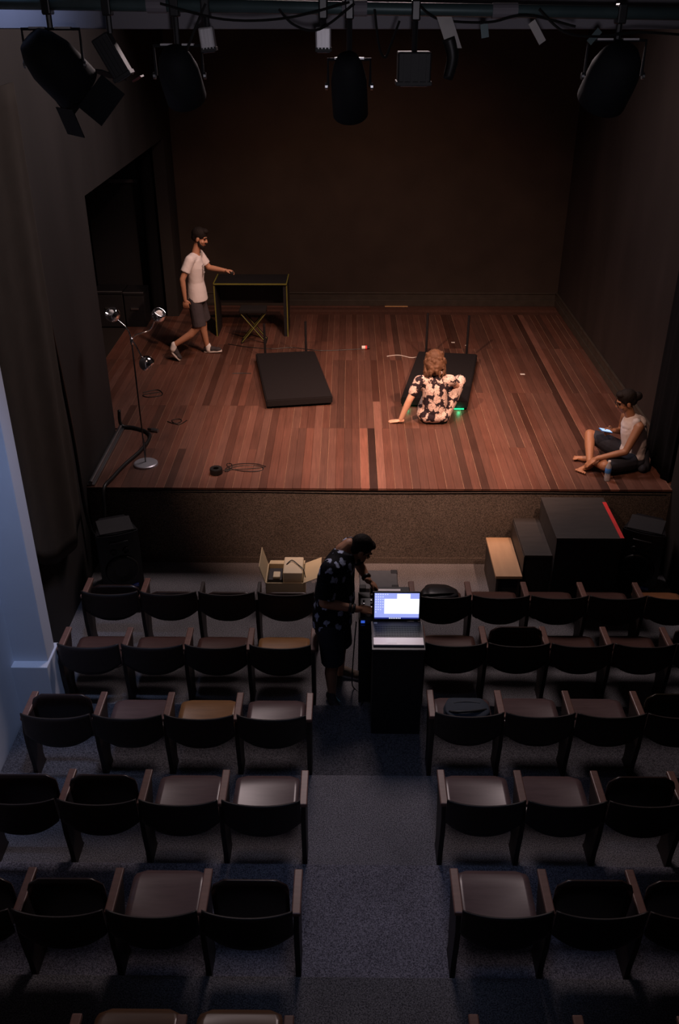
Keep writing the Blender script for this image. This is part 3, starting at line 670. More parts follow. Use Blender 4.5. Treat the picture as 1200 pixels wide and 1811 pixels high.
# ================================================================== FRONT FLOOR PROPS
def speaker(cx, cy, rz, z, label):
    t = thing('loudspeaker', (cx, cy, z), label, 'speaker', 'floor loudspeakers', rz)
    W, D, Hh = 0.42, 0.36, 0.72
    # plan: trapezoid, curved front toward local -y
    plan = []
    for k in range(9):
        a = -1 + 2 * k / 8; plan.append((a * W / 2, -D / 2 - 0.035 * (1 - a * a)))
    plan += [(W * 0.33, D / 2), (-W * 0.33, D / 2)]
    bm = bmesh.new(); mt = Matrix.Translation((0, 0, Hh / 2)); prism(bm, plan, mt, Hh)
    bmesh.ops.recalc_face_normals(bm, faces=bm.faces[:])
    bmesh.ops.bevel(bm, geom=[e for e in bm.edges if e.calc_face_angle(0) > 0.6], offset=0.014, segments=2, affect='EDGES')
    b = link('cabinet', bm, 'black_gloss', t, world=False)
    link('top_cap', bbox((-W * 0.40, -D / 2 - 0.005, Hh), (W * 0.40, D * 0.30, Hh + 0.012), 0.005), 'step_black', t, world=False)
    bm = bmesh.new(); box(bm, (-0.09, -D / 2 - 0.045, Hh - 0.10), (0.09, -D / 2 - 0.028, Hh - 0.085), 0.003); link('handle_slot', bm, 'case_grey', t, world=False)
    for sx in (-0.06, 0.06):
        bm = bmesh.new(); lathe(bm, [(0, 0), (0.022, 0.0), (0.028, 0.014), (0.032, 0.014), (0.034, 0), (0.034, -0.02), (0, -0.02)], 18, Matrix.Translation((sx, -D / 2 - 0.034, Hh - 0.20)) @ Matrix.Rotation(R(90), 4, 'X')); link('tweeter', bm, 'rubber', t, world=False, smooth=True)
    bm = bmesh.new(); lathe(bm, [(0, 0.0), (0.05, -0.005), (0.13, 0.022), (0.15, 0.026), (0.165, 0.018), (0.168, -0.02), (0, -0.02)], 32, Matrix.Translation((0, -D / 2 - 0.030, Hh - 0.42)) @ Matrix.Rotation(R(90), 4, 'X')); link('woofer', bm, 'rubber', t, world=False, smooth=True)
    link('badge', bbox((0.06, -D / 2 - 0.036, 0.07), (0.145, -D / 2 - 0.018, 0.105), 0.002), 'blue_badge', t, world=False)
    for k in range(5):
        link('badge_letter', bbox((0.068 + k * 0.0145, -D / 2 - 0.0385, 0.078), (0.077 + k * 0.0145, -D / 2 - 0.034, 0.098)), 'blue_letter', t.children[-1 - k] if False else t, world=False)
    return t
M['blue_letter'] = mat('badge_letter_blue', (0.30, 0.38, 0.85), 0.4)
speaker(-2.34, 7.86, R(22), 0, 'black loudspeaker on the floor at the left end of stage front')
speaker(3.02, 7.93, R(-25), 0, 'black loudspeaker on the floor right of the black steps')

# open cardboard box with machine
t = thing('cardboard_box', (-0.62, 7.62, 0), 'open cardboard box behind the front left chairs', 'box')
bx0, bx1, by0, by1, bh = -0.80, -0.42, 7.44, 7.80, 0.30
for lo, hi, nm in (((bx0, by0, 0.006), (bx1, by0 + 0.008, bh), 'side_panel'), ((bx0, by1 - 0.008, 0.006), (bx1, by1, bh), 'side_panel'), ((bx0, by0, 0.006), (bx0 + 0.008, by1, bh), 'side_panel'), ((bx1 - 0.008, by0, 0.006), (bx1, by1, bh), 'side_panel'), ((bx0, by0, 0), (bx1, by1, 0.006), 'bottom')):
    link(nm, bbox(lo, hi), 'cardboard', t)
def flap(hinge, d, along, L, Wd):
    h = Vector(hinge); d = Vector(d).normalized() * L; a = Vector(along).normalized() * Wd; n_ = d.cross(a).normalized() * 0.006
    bm = bmesh.new(); vs = [h, h + a, h + a + d, h + d]
    A = [bm.verts.new(v) for v in vs]; B = [bm.verts.new(v + n_) for v in vs]; bm.faces.new(A); bm.faces.new(B[::-1])
    for i in range(4): bm.faces.new((A[i], A[(i + 1) % 4], B[(i + 1) % 4], B[i]))
    link('flap', bm, 'cardboard', t)
flap((bx0, by0, bh), (-0.25, 0.0, 0.9), (0, 1, 0), 0.20, 0.36)
flap((bx1, by0, bh), (0.8, 0, 0.35), (0, 1, 0), 0.18, 0.36)
flap((bx0 + 0.01, by1, bh), (0, 0.9, -0.35), (1, 0, 0), 0.16, 0.36)
t = thing('printer', (-0.62, 7.60, 0.30), 'cream office machine with a cable sitting in the cardboard box', 'machine')
link('body', bbox((-0.63, 7.47, 0.02), (-0.435, 7.77, 0.40), 0.012), 'cream', t)
link('tray', bbox((-0.78, 7.49, 0.02), (-0.64, 7.70, 0.31), 0.008), 'key', t)
link('tray_cover', bbox((-0.73, 7.50, 0.31), (-0.66, 7.60, 0.335), 0.006), 'cream', t)
bm = bmesh.new(); tube(bm, [(-0.60, 7.62, 0.405), (-0.55, 7.68, 0.415), (-0.48, 7.60, 0.41), (-0.43, 7.52, 0.41), (-0.41, 7.5, 0.33)], 0.005, 6, 5); link('cord', bm, 'rubber', t)

# grey flat case on floor behind the mixing table
t = thing('equipment_case', (0.32, 7.52, 0), 'flat dark grey equipment case on the carpet beyond the mixing table', 'case')
link('body', bbox((0.13, 7.36, 0), (0.50, 7.68, 0.24), 0.01), 'case_grey', t); link('lid', bbox((0.125, 7.355, 0.245), (0.505, 7.685, 0.30), 0.01), 'case_grey', t)
for x in (0.13, 0.45):
    for y in (7.36, 7.63): link('corner', bbox((x - 0.008, y - 0.008, 0.25), (x + 0.058, y + 0.058, 0.306), 0.006), 'black', t)
link('latch', bbox((0.29, 7.345, 0.22), (0.34, 7.36, 0.27), 0.002), 'steel', t)

# steps: tan bench, middle step, top block
t = thing('wooden_step', (1.585, 7.8, 0), 'tan topped low wooden step left of the black steps', 'step')
link('top', bbox((1.455, 7.43, 0.37), (1.715, 8.17, 0.40), 0.004), 'tan_wood', t)
link('side', bbox((1.465, 7.44, 0), (1.485, 8.16, 0.37)), 'step_wood', t); link('side', bbox((1.68, 7.44, 0), (1.70, 8.16, 0.37)), 'step_wood', t)
link('end_panel', bbox((1.485, 7.46, 0), (1.68, 7.48, 0.37)), 'step_black', t); link('end_panel', bbox((1.485, 8.12, 0), (1.68, 8.14, 0.37)), 'step_black', t)
t = thing('stage_steps', (2.17, 7.8, 0), 'black painted wooden steps with a red stripe, against the stage front', 'steps')
link('lower_body', bbox((1.735, 7.50, 0), (1.995, 8.22, 0.585)), 'step_black', t); link('lower_tread', bbox((1.728, 7.49, 0.585), (1.995, 8.225, 0.605), 0.003), 'step_wood', t)
link('upper_body', bbox((1.998, 7.42, 0), (2.625, 8.22, 0.83)), 'step_black', t); link('upper_tread', bbox((1.99, 7.405, 0.83), (2.632, 8.225, 0.852), 0.003), 'step_wood', t)
link('side_panel', bbox((1.722, 7.49, 0.0), (1.728, 8.22, 0.585)), 'step_wood', t); link('riser', bbox((1.9955, 7.41, 0.606), (1.9975, 8.22, 0.83)), 'step_wood', t)
link('red_stripe', bbox((2.595, 7.41, 0.8525), (2.632, 8.12, 0.855)), 'red_tape', t)

# podium and laptop
t = thing('podium', (0.40, 5.76, 0.07), 'tall black podium carrying the laptop in the aisle', 'podium')
link('body', bbox((0.205, 5.585, 0.07), (0.60, 5.92, 0.915), 0.004), 'black', t)
link('top', bbox((0.195, 5.575, 0.915), (0.612, 5.945, 0.94), 0.004), 'black_gloss', t)
link('plinth', bbox((0.215, 5.595, 0.0705), (0.59, 5.91, 0.12)), 'black_gloss', t)
t = thing('laptop', (0.40, 5.77, 0.94), 'open silver and black laptop with a bright screen on the podium', 'laptop')
LZ = 0.94
link('base', bbox((0.208, 5.615, LZ), (0.602, 5.925, LZ + 0.018), 0.004), 'laptop_silver', t)
link('deck', bbox((0.212, 5.712, LZ + 0.018), (0.598, 5.918, LZ + 0.0205)), 'laptop_dark', t)
bm = bmesh.new()
for ry in range(6):
    y0 = 5.725 + ry * 0.0235
    for rx in range(17):
        x0 = 0.226 + rx * 0.0208
        box(bm, (x0, y0, LZ + 0.0205), (x0 + 0.0175, y0 + 0.0195, LZ + 0.0235))
kb = link('keyboard', bm, 'key', t); kb['kind'] = 'stuff'
link('touchpad', bbox((0.305, 5.635, LZ + 0.018), (0.39, 5.70, LZ + 0.0188)), 'silver', t)
link('sticker', bbox((0.218, 5.885, LZ + 0.0206), (0.245, 5.905, LZ + 0.0212)), 'white_tape', t)
# screen, tilted back
SM = Matrix.Translation((0, 5.922, LZ + 0.022)) @ Matrix.Rotation(R(-8), 4, 'X')
link('screen_bezel', bbox((0.205, -0.004, 0.0), (0.592, 0.010, 0.262), 0.004, SM), 'black_gloss', t)
disp = link('display', bbox((0.222, -0.0058, 0.022), (0.577, -0.0042, 0.250), 0, SM), 'scr_blue', t)
link('taskbar', bbox((0.222, -0.0066, 0.022), (0.577, -0.0059, 0.034), 0, SM), 'scr_bar', disp)
link('window', bbox((0.300, -0.0066, 0.068), (0.577, -0.0059, 0.200), 0, SM), 'scr_white', disp)
link('window', bbox((0.400, -0.0066, 0.2005), (0.505, -0.0059, 0.244), 0, SM), 'scr_white', disp)
for r_ in range(8):
    for c_ in range(6):
        if (r_ == 0 or c_ < 4) and not (c_ >= 3 and r_ > 5) and not (r_ == 7 and c_ > 0):
            x0 = 0.229 + c_ * (0.0185 if r_ else 0.0185); z0 = 0.236 - r_ * 0.0225
            link('icon', bbox((x0, -0.0066, z0), (x0 + 0.008, -0.0059, z0 + 0.008), 0, SM), 'scr_icon', disp)
for k in range(7): link('icon', bbox((0.34 + k * 0.014, -0.0073, 0.0245), (0.347 + k * 0.014, -0.0067, 0.0315), 0, SM), 'scr_white', disp)
for x0 in (0.235, 0.54): link('hinge', bbox((x0, 5.912, LZ + 0.018), (x0 + 0.03, 5.925, LZ + 0.028), 0.003), 'black', t)

# mixing table behind the podium
t = thing('mixing_table', (0.35, 6.27, 0), 'black table with cloth front behind the podium', 'table')
link('tabletop', bbox((0.10, 6.03, 0.80), (0.57, 6.52, 0.83), 0.004), 'black_gloss', t)
link('front_panel', bbox((0.105, 6.035, 0.02), (0.565, 6.05, 0.80)), 'black', t); link('back_panel', bbox((0.105, 6.49, 0.02), (0.565, 6.505, 0.80)), 'black', t)
for x in (0.105, 0.535):
    for y in (6.05, 6.46): link('leg', bbox((x, y, 0), (x + 0.03, y + 0.03, 0.80)), 'black', t)
t = thing('mixing_desk', (0.30, 6.2, 0.83), 'dark grey mixing desk with knobs under the technician hands', 'mixer')
bm = bmesh.new(); box(bm, (0.115, 6.06, 0.83), (0.50, 6.36, 0.88), 0.006); link('body', bm, 'case_grey', t)
kb_me = None
for i in range(6):
    for j in range(4):
        bm = bmesh.new(); lathe(bm, [(0, 0.016), (0.007, 0.015), (0.009, 0), (0, 0)], 10, Matrix.Translation((0.145 + i * 0.062, 6.16 + j * 0.05, 0.88))); link('knob', bm, 'steel' if (i + j) % 3 else 'black', t)
    link('fader', bbox((0.139 + i * 0.062, 6.09 + 0.01 * (i % 3), 0.88), (0.151 + i * 0.062, 6.115 + 0.01 * (i % 3), 0.892), 0.002), 'key', t)
link('power_led', bbox((0.118, 6.055, 0.84), (0.150, 6.0605, 0.862)), 'blue_led', t)
t = thing('playback_deck', (0.33, 6.45, 0.83), 'small black playback deck at the far side of the mixing table', 'device')
link('body', bbox((0.20, 6.38, 0.83), (0.54, 6.51, 0.895), 0.005), 'black_gloss', t)
for i in range(4): link('button', bbox((0.24 + i * 0.06, 6.40, 0.895), (0.27 + i * 0.06, 6.42, 0.90), 0.001), 'steel', t)
link('display', bbox((0.27, 6.44, 0.895), (0.46, 6.47, 0.898)), 'laptop_silver', t)
floor_cable([(0.08, 6.10, 0.82), (0.06, 6.08, 0.5), (0.05, 6.16, 0.15), (0.07, 6.22, 0.008), (0.16, 6.12, 0.008), (0.12, 5.98, 0.008)], 0.006, 'black cable dangling from the mixing table to the carpet')

# bags on seats
def blob_bag(name, c, size, label, m, strap=True, seed=1):
    rr = random.Random(seed); t = thing(name, (c[0], c[1], c[2]), label, 'bag')
    bm = bmesh.new(); bmesh.ops.create_icosphere(bm, subdivisions=4, radius=1.0)
    for v in bm.verts:
        p = v.co.copy(); q = Vector((math.copysign(abs(p.x) ** 0.6, p.x), math.copysign(abs(p.y) ** 0.6, p.y), math.copysign(abs(p.z) ** 0.75, p.z)))
        f = 1 + 0.05 * math.sin(p.x * 5 + seed) + 0.05 * math.sin(p.y * 6 + 2) + 0.03 * math.sin(p.z * 9 + p.x * 4)
        v.co = Vector((q.x * size[0] * f / 2, q.y * size[1] * f / 2, (q.z * f + 1) * size[2] / 2))
    lo = min(v.co.z for v in bm.verts)
    for v in bm.verts: v.co.z -= lo
    link('body', bm, m, t, world=False, smooth=True)
    bm = bmesh.new(); tube(bm, [(-size[0] * 0.42, -size[1] * 0.2, size[2] * 0.86), (-size[0] * 0.2, -size[1] * 0.3, size[2] * 1.10), (size[0] * 0.2, -size[1] * 0.25, size[2] * 1.10), (size[0] * 0.42, -size[1] * 0.1, size[2] * 0.86)], 0.010, 6, 5); link('strap', bm, 'rubber', t, world=False, smooth=True)
    bm = bmesh.new(); tube(bm, [(-size[0] * 0.3, size[1] * 0.15, size[2] * 0.97), (0, size[1] * 0.2, size[2] * 1.0), (size[0] * 0.3, size[1] * 0.15, size[2] * 0.97)], 0.005, 5, 5); link('zip', bm, 'case_grey', t, world=False)
    return t
blob_bag('shoulder_bag', (0.86, 7.00, 0.424), (0.34, 0.26, 0.10), 'black bag slumped on the front right seat next to the aisle', 'black_gloss', seed=2)
blob_bag('backpack', (0.93, 5.35, 0.494), (0.34, 0.25, 0.085), 'blue-black backpack lying on third row seat right of the aisle', 'bag_blue', seed=5)

# water bottle
t = thing('water_bottle', (2.714, 8.47, S), 'clear plastic water bottle with blue label beside the seated man', 'bottle')
BT = Matrix.Translation((2.714, 8.47, S))
bm = bmesh.new(); lathe(bm, [(0, 0.004), (0.024, 0.0), (0.030, 0.008), (0.031, 0.06), (0.028, 0.075), (0.031, 0.09), (0.031, 0.15), (0.027, 0.175), (0.014, 0.200), (0.013, 0.212), (0, 0.212)], 20, BT); link('body', bm, 'water', t, smooth=True)
bm = bmesh.new(); lathe(bm, [(0.0315, 0.095), (0.0325, 0.097), (0.0325, 0.148), (0.0315, 0.150)], 20, BT); link('bottle_label', bm, 'bottle_label', t, smooth=True)
bm = bmesh.new(); lathe(bm, [(0, 0.232), (0.014, 0.231), (0.0155, 0.226), (0.0155, 0.213), (0, 0.213)], 16, BT); link('cap', bm, 'sock', t)

# ================================================================== LIGHTING RIG
bm = bmesh.new(); box(bm, (-2.69, 4.34, 5.195), (3.34, 4.46, 5.305), 0.004); struct('trim_2', bm, 'beam', 'grey ceiling beam behind the lighting pipe')
bm = bmesh.new(); tube(bm, [(-2.6, 4.15, 5.310), (3.2, 4.15, 5.228)], 0.024, 16)
pp = tag(rebase(link('lighting_pipe', bm, 'pipe', smooth=True)), 'dark teal lighting pipe crossing the top of the picture', 'pipe')
def pz(x): return 5.310 - (x + 2.6) * 0.0141
for i, (x, dx) in enumerate(((-0.77, 0.04), (0.02, 0.05), (0.62, 0.05))):
    bm = bmesh.new(); lathe(bm, [(0.0285, -dx), (0.0285, dx), (0.026, dx), (0.026, -dx), (0.0285, -dx)], 16, Matrix.Translation((x, 4.15, pz(x))) @ Matrix.Rotation(R(90), 4, 'Y'))
    tag(rebase(link('tape_wrap', bm, 'beam')), ['leftmost pale tape wrap on the pipe', 'middle pale tape wrap on the pipe', 'rightmost pale tape wrap on the pipe'][i], 'tape wrap')
def rig_cable(pts, lab, r=0.0055):
    bm = bmesh.new(); tube(bm, pts, r, 6, 6); tag(rebase(link('rig_cable', bm, 'rubber')), lab, 'cable')
rig_cable([(-0.75, 4.12, 5.29), (-0.5, 4.11, 5.235), (-0.25, 4.11, 5.24), (0.0, 4.12, 5.295)], 'black cable sagging under the pipe left of the centre lamp')
rig_cable([(0.02, 4.11, 5.29), (-0.12, 4.11, 5.20), (-0.22, 4.12, 5.215), (-0.28, 4.12, 5.27)], 'short black cable loop at the centre of the pipe')
rig_cable([(0.10, 4.12, 5.27), (0.12, 4.12, 5.14), (0.145, 4.12, 5.10), (0.165, 4.12, 5.14), (0.20, 4.12, 5.23)], 'thin black cable hanging in a V right of centre')
rig_cable([(0.28, 4.11, 5.28), (0.36, 4.11, 5.235), (0.55, 4.11, 5.225), (0.70, 4.11, 5.25), (0.9, 4.11, 5.21)], 'black cable running along the right part of the pipe')
rig_cable([(0.75, 4.11, 5.27), (0.86, 4.11, 5.19), (1.0, 4.11, 5.175), (1.15, 4.11, 5.19), (1.35, 4.11, 5.18)], 'lowest black cable at the right end of the pipe')
rig_cable([(-0.57, 4.12, 5.29), (-0.62, 4.12, 5.2), (-0.66, 4.12, 5.12)], 'straight black cable dropping to the round lamp left of centre')
def clamp(t, x, ztop):
    link('clamp', bbox((x - 0.018, 4.15 - 0.032, pz(x) - 0.04), (x + 0.018, 4.15 + 0.032, pz(x) + 0.034), 0.006), 'black_gloss', t)
    bm = bmesh.new(); tube(bm, [(x, 4.15, pz(x) - 0.035), (x, 4.15, ztop)], 0.012, 8); link('stem', bm, 'black_gloss', t)
def par_can(x, zc, aim, r, L, label, lens='lens_glass', bar='silver', barn=False):
    t = thing('stage_lamp', (x, 4.15, zc), label, 'stage lamp', 'stage lamps on the pipe')
    ytop = zc + r + 0.03; clamp(t, x, ytop)
    mt = Matrix.Translation((x, 4.15, zc)) @ look(aim)
    bm = bmesh.new(); lathe(bm, [(0, -L / 2), (r * 0.55, -L / 2), (r * 0.8, -L * 0.35), (r * 0.98, -L * 0.1), (r, L * 0.1), (r, L / 2), (r * 0.93, L / 2), (r * 0.9, L * 0.1), (0, L * 0.05)], 28, mt); link('can', bm, 'lamp_black', t, smooth=True)
    bm = bmesh.new(); lathe(bm, [(0, L * 0.16), (r * 0.8, L * 0.12), (r * 0.9, L * 0.11), (r * 0.9, L * 0.08), (0, L * 0.08)], 24, mt); link('lens', bm, lens, t, smooth=True)
    bm = bmesh.new(); tube(bm, [(x - r - 0.012, 4.15, zc), (x - r - 0.012, 4.15, ytop - 0.005), (x + r + 0.012, 4.15, ytop - 0.005), (x + r + 0.012, 4.15, zc)], 0.007, 6); link('yoke', bm, 'black', t)
    link('yoke_bar', bbox((x - r * 0.8, 4.135, ytop - 0.004), (x - 0.02, 4.165, ytop + 0.003)), bar, t); link('yoke_bar', bbox((x + 0.02, 4.135, ytop - 0.004), (x + r * 0.8, 4.165, ytop + 0.003)), bar, t)
    for s in (-1, 1):
        bm = bmesh.new(); lathe(bm, [(0, 0.012), (0.014, 0.010), (0.014, 0), (0, 0)], 10, Matrix.Translation((x + s * (r + 0.014), 4.15, zc)) @ Matrix.Rotation(R(90 * s), 4, 'Y')); link('knob', bm, 'steel', t)
    if barn:
        for k in range(4):
            m2 = mt @ Matrix.Rotation(R(90 * k), 4, 'Z') @ Matrix.Translation((0, r, L / 2)) @ Matrix.Rotation(R(-25), 4, 'X')
            bm = bmesh.new(); box(bm, (-r * 0.8, -0.002, 0), (r * 0.8, 0.002, r * 1.1), 0, m2); link('barn_door', bm, 'lamp_black', t)
    return t
def box_lamp(x, zc, size, tilt, label, m, lens='lens_glass', gel=None):
    t = thing('stage_lamp', (x, 4.15, zc), label, 'stage lamp', 'stage lamps on the pipe')
    sx, sy, sz = size; clamp(t, x, zc + sz / 2)
    mt = Matrix.Translation((x, 4.15, zc)) @ Matrix.Rotation(R(tilt[1]), 4, 'Y') @ Matrix.Rotation(R(tilt[0]), 4, 'X')
    link('housing', bbox((-sx / 2, -sy / 2, -sz / 2), (sx / 2, sy / 2, sz / 2), 0.006, mt), m, t)
    for k in range(4):
        xx = -sx / 2 + sx * (k + 0.7) / 4.4; link('fin', bbox((xx, -sy / 2 - 0.006, -sz * 0.42), (xx + sx * 0.06, -sy / 2, sz * 0.42), 0, mt), m, t)
    link('lens', bbox((-sx * 0.42, -sy * 0.42, -sz / 2 - 0.008), (sx * 0.42, sy * 0.42, -sz / 2), 0.002, mt), lens, t)
    link('rim', bbox((-sx * 0.54, -sy * 0.54, -sz / 2 - 0.004), (sx * 0.54, sy * 0.54, -sz / 2 + 0.012), 0.002, mt), 'black', t)
    if gel: link('gel_flap', bbox((sx * 0.35, -sy * 0.4, -sz / 2 - 0.035), (sx * 0.9, sy * 0.4, -sz / 2 - 0.028), 0, mt), gel, t)
    return t
par_can(-1.21, 5.07, (0.55, 0.45, -0.75), 0.105, 0.26, 'big black stage lamp with barn doors at far left of the pipe', barn=True)
box_lamp(-0.97, 5.10, (0.075, 0.08, 0.17), (0, -28), 'tilted black box lamp with a red flap, second from left', 'black', gel='red_gel')
par_can(-0.70, 5.03, (0.1, 0.55, -0.8), 0.085, 0.22, 'round black stage lamp third from left on the pipe')
box_lamp(-0.575, 5.165, (0.058, 0.06, 0.085), (0, -6), 'small silver box lamp left of the picture centre', 'silver')
box_lamp(-0.105, 5.165, (0.062, 0.06, 0.085), (0, 0), 'small silver box lamp at the centre beside the hanging lamp', 'silver')
par_can(0.00, 4.99, (0.05, 0.5, -0.85), 0.075, 0.26, 'long black stage lamp hanging lowest at the centre', lens='lens_amber')
box_lamp(0.265, 5.06, (0.135, 0.12, 0.12), (0, 0), 'wide black box lamp right of the centre lamp', 'black')
par_can(1.085, 5.03, (-0.15, 0.55, -0.8), 0.105, 0.24, 'large round black stage lamp at right end of the pipe')
t = thing('cable_bundle', (0.405, 4.15, 5.02), 'black cable bundle tied with a white cloth strip on the pipe', 'cable')
bm = bmesh.new(); tube(bm, [(0.40, 4.12, 5.17), (0.42, 4.12, 5.10), (0.405, 4.13, 5.02)], [0.03, 0.045, 0.02], 10, 4); link('bundle', bm, 'rubber', t, smooth=True)
bm = bmesh.new(); sheet(bm, [[Vector((0.345 + 0.012 * k + 0.03 * j, 4.105 - 0.004 * math.sin(k * 1.3), 5.245 - 0.028 * k)) for j in range(3)] for k in range(5)], 0.003, (0, -1, 0)); link('cloth_strip', bm, 'paper', t)
for i, (x, z, w_, h_, a, m, lab) in enumerate(((0.54, 5.195, 0.03, 0.05, -10, 'pipe', 'small pale teal tape tail hanging mid right of the pipe'), (0.75, 5.19, 0.03, 0.09, -35, 'paper', 'cream cloth tail dangling from the pipe right of centre'), (0.98, 5.175, 0.025, 0.06, 40, 'pipe', 'teal tape tail beside the large right lamp'))):
    mt = Matrix.Translation((x, 4.11, z)) @ Matrix.Rotation(R(a), 4, 'Y'); o = tag(rebase(link('tape_tail', bbox((-w_ / 2, -0.002, -h_ / 2), (w_ / 2, 0.002, h_ / 2), 0, mt), m)), lab, 'tape')

# ================================================================== PEOPLE
class Body:
    """collects overlapping volumes and fuses them into one continuous skin"""
    def __init__(self): self.bm = bmesh.new()
    def ball(self, c, r, fwd=None, up=None, sub=2):
        if isinstance(r, (int, float)): r = (r, r, r)
        m = Matrix.Identity(4)
        if fwd is not None:
            f = Vector(fwd).normalized(); u = Vector(up if up is not None else (0, 0, 1)); s = f.cross(u).normalized(); u = s.cross(f).normalized()
            m = Matrix((s, f, u)).transposed().to_4x4()
        bmesh.ops.create_icosphere(self.bm, subdivisions=sub, radius=1.0, matrix=Matrix.Translation(c) @ m @ Matrix.Diagonal((r[0], r[1], r[2], 1)))
        return self
    def limb(self, pts, rs, flat=False):
        pts = [Vector(p) for p in pts]
        for p, r in list(zip(pts, rs))[:-1 if flat else None]: self.ball(p, r)
        for (a, ra), (b, rb) in zip(zip(pts, rs), zip(pts[1:], rs[1:])):
            if (b - a).length > 1e-5: tube(self.bm, [a, b], [ra, rb], 14)
        return self
    def loft(self, rings, fwd, seg=28):
        """elliptical rings (centre, half width, half depth), flat ends"""
        f = Vector(fwd).normalized(); cs = [Vector(r_[0]) for r_ in rings]; out = []
        for i, (c, a, d) in enumerate(rings):
            up = (cs[min(len(cs) - 1, i + 1)] - cs[max(0, i - 1)]).normalized(); s_ = f.cross(up).normalized(); ff = up.cross(s_).normalized()
            out.append([self.bm.verts.new(cs[i] + s_ * a * math.cos(2 * math.pi * k / seg) + ff * d * math.sin(2 * math.pi * k / seg)) for k in range(seg)])
        for A_, B_ in zip(out, out[1:]):
            for k in range(seg): self.bm.faces.new((A_[k], A_[(k + 1) % seg], B_[(k + 1) % seg], B_[k]))
        self.bm.faces.new(out[0][::-1]); self.bm.faces.new(out[-1]); return self
    def hand(self, wrist, d, n, side, curl=0.35, spread=0.0, s=1.0, thumb=0.6):
        """d along fingers, n out of the back of the hand, side toward the thumb"""
        wv = Vector(wrist); d = Vector(d).normalized(); sd = Vector(side); sd = (sd - d * sd.dot(d)).normalized(); nn = Vector(n); nn = (nn - d * nn.dot(d) - sd * nn.dot(sd)).normalized()
        self.limb([wv - d * 0.02 * s, wv + d * 0.02 * s], [0.024 * s, 0.024 * s])
        self.ball(wv + d * 0.055 * s, (0.041 * s, 0.050 * s, 0.017 * s), d, nn)
        for off, L in ((0.0335, 0.072), (0.0115, 0.080), (-0.0115, 0.075), (-0.0335, 0.058)):
            st = wv + (d * 0.082 + sd * off) * s; dd = (d + sd * off * (6 * spread)).normalized(); p = st; a = curl * 0.6; pts = [st - dd * 0.02 * s, st]
            for k in range(3):
                p = p + (dd * math.cos(a) - nn * math.sin(a)) * (L * (0.42, 0.32, 0.26)[k] * s); pts.append(p); a += curl
            self.limb(pts, [0.0095 * s, 0.0092 * s, 0.0085 * s, 0.0078 * s, 0.0070 * s])
        st = wv + (d * 0.028 + sd * 0.030) * s; t1 = (d * 0.65 + sd * thumb - nn * 0.35).normalized(); t2 = (d * 0.9 + sd * thumb * 0.3 - nn * 0.4).normalized()
        self.limb([st, st + t1 * 0.036 * s, st + t1 * 0.036 * s + t2 * 0.030 * s], [0.0135 * s, 0.0105 * s, 0.0085 * s])
    def head(self, c, fwd, up, s=1.0):
        c = Vector(c); f = Vector(fwd).normalized(); u = Vector(up); r = f.cross(u).normalized(); u = r.cross(f).normalized()
        P = lambda x, y, z: c + (r * x + f * y + u * z) * s
        self.ball(P(0, -0.012, 0.030), (0.074 * s, 0.094 * s, 0.090 * s), f, u, 3)
        self.ball(P(0, 0.028, -0.040), (0.058 * s, 0.066 * s, 0.078 * s), f, u, 3)
        self.ball(P(0, 0.066, -0.098), 0.024 * s)
        self.limb([P(0, 0.088, 0.015), P(0, 0.104, -0.012), P(0, 0.108, -0.024)], [0.010 * s, 0.011 * s, 0.014 * s])
        for x in (-1, 1):
            self.ball(P(0.014 * x, 0.096, -0.026), 0.010 * s)
            self.ball(P(0.076 * x, -0.008, -0.018), (0.011 * s, 0.022 * s, 0.032 * s), f, u)
            self.limb([P(0.010 * x, 0.084, 0.026), P(0.046 * x, 0.070, 0.028)], [0.012 * s, 0.010 * s])
            self.ball(P(0.038 * x, 0.058, -0.035), 0.024 * s)
        self.limb([P(-0.020, 0.080, -0.060), P(0, 0.088, -0.058), P(0.020, 0.080, -0.060)], [0.008 * s, 0.010 * s, 0.008 * s])
        self.limb([P(-0.017, 0.078, -0.072), P(0, 0.086, -0.073), P(0.017, 0.078, -0.072)], [0.008 * s, 0.0105 * s, 0.008 * s])
        return P
    def make(self, name, m, parent, voxel=0.006, smooth=4, cut=None):
        me = bpy.data.meshes.new(name); bmesh.ops.recalc_face_normals(self.bm, faces=self.bm.faces[:]); self.bm.to_mesh(me); self.bm.free()
        o = bpy.data.objects.new('tmp', me); COL.objects.link(o)
        rm = o.modifiers.new('r', 'REMESH'); rm.mode = 'VOXEL'; rm.voxel_size = voxel; rm.use_smooth_shade = True
        sm = o.modifiers.new('s', 'SMOOTH'); sm.factor = 0.5; sm.iterations = smooth
        dg = bpy.context.evaluated_depsgraph_get(); dg.update()
        me2 = bpy.data.meshes.new_from_object(o.evaluated_get(dg), preserve_all_data_layers=False, depsgraph=dg)
        bpy.data.objects.remove(o, do_unlink=True); me2.materials.clear()
        if len(me2.polygons): me2.polygons.foreach_set('use_smooth', [True] * len(me2.polygons))
        return link(name, me2, m, parent)
def face_bits(P, t, s, brow='hair_black'):
    for x in (-1, 1):
        bm = bmesh.new(); bmesh.ops.create_icosphere(bm, subdivisions=2, radius=0.011 * s, matrix=Matrix.Translation(P(0.031 * x, 0.076, 0.006))); link('eye', bm, 'eye', t, smooth=True)
        bm = bmesh.new(); tube(bm, [P(0.014 * x, 0.096, 0.028), P(0.032 * x, 0.090, 0.034), P(0.052 * x, 0.074, 0.028)], 0.005 * s, 6, 3); link('eyebrow', bm, brow, t)
    bm = bmesh.new(); tube(bm, [P(-0.022, 0.086, -0.066), P(0, 0.098, -0.066), P(0.022, 0.086, -0.066)], [0.003 * s, 0.006 * s, 0.003 * s], 6); link('mouth', bm, 'lips', t)
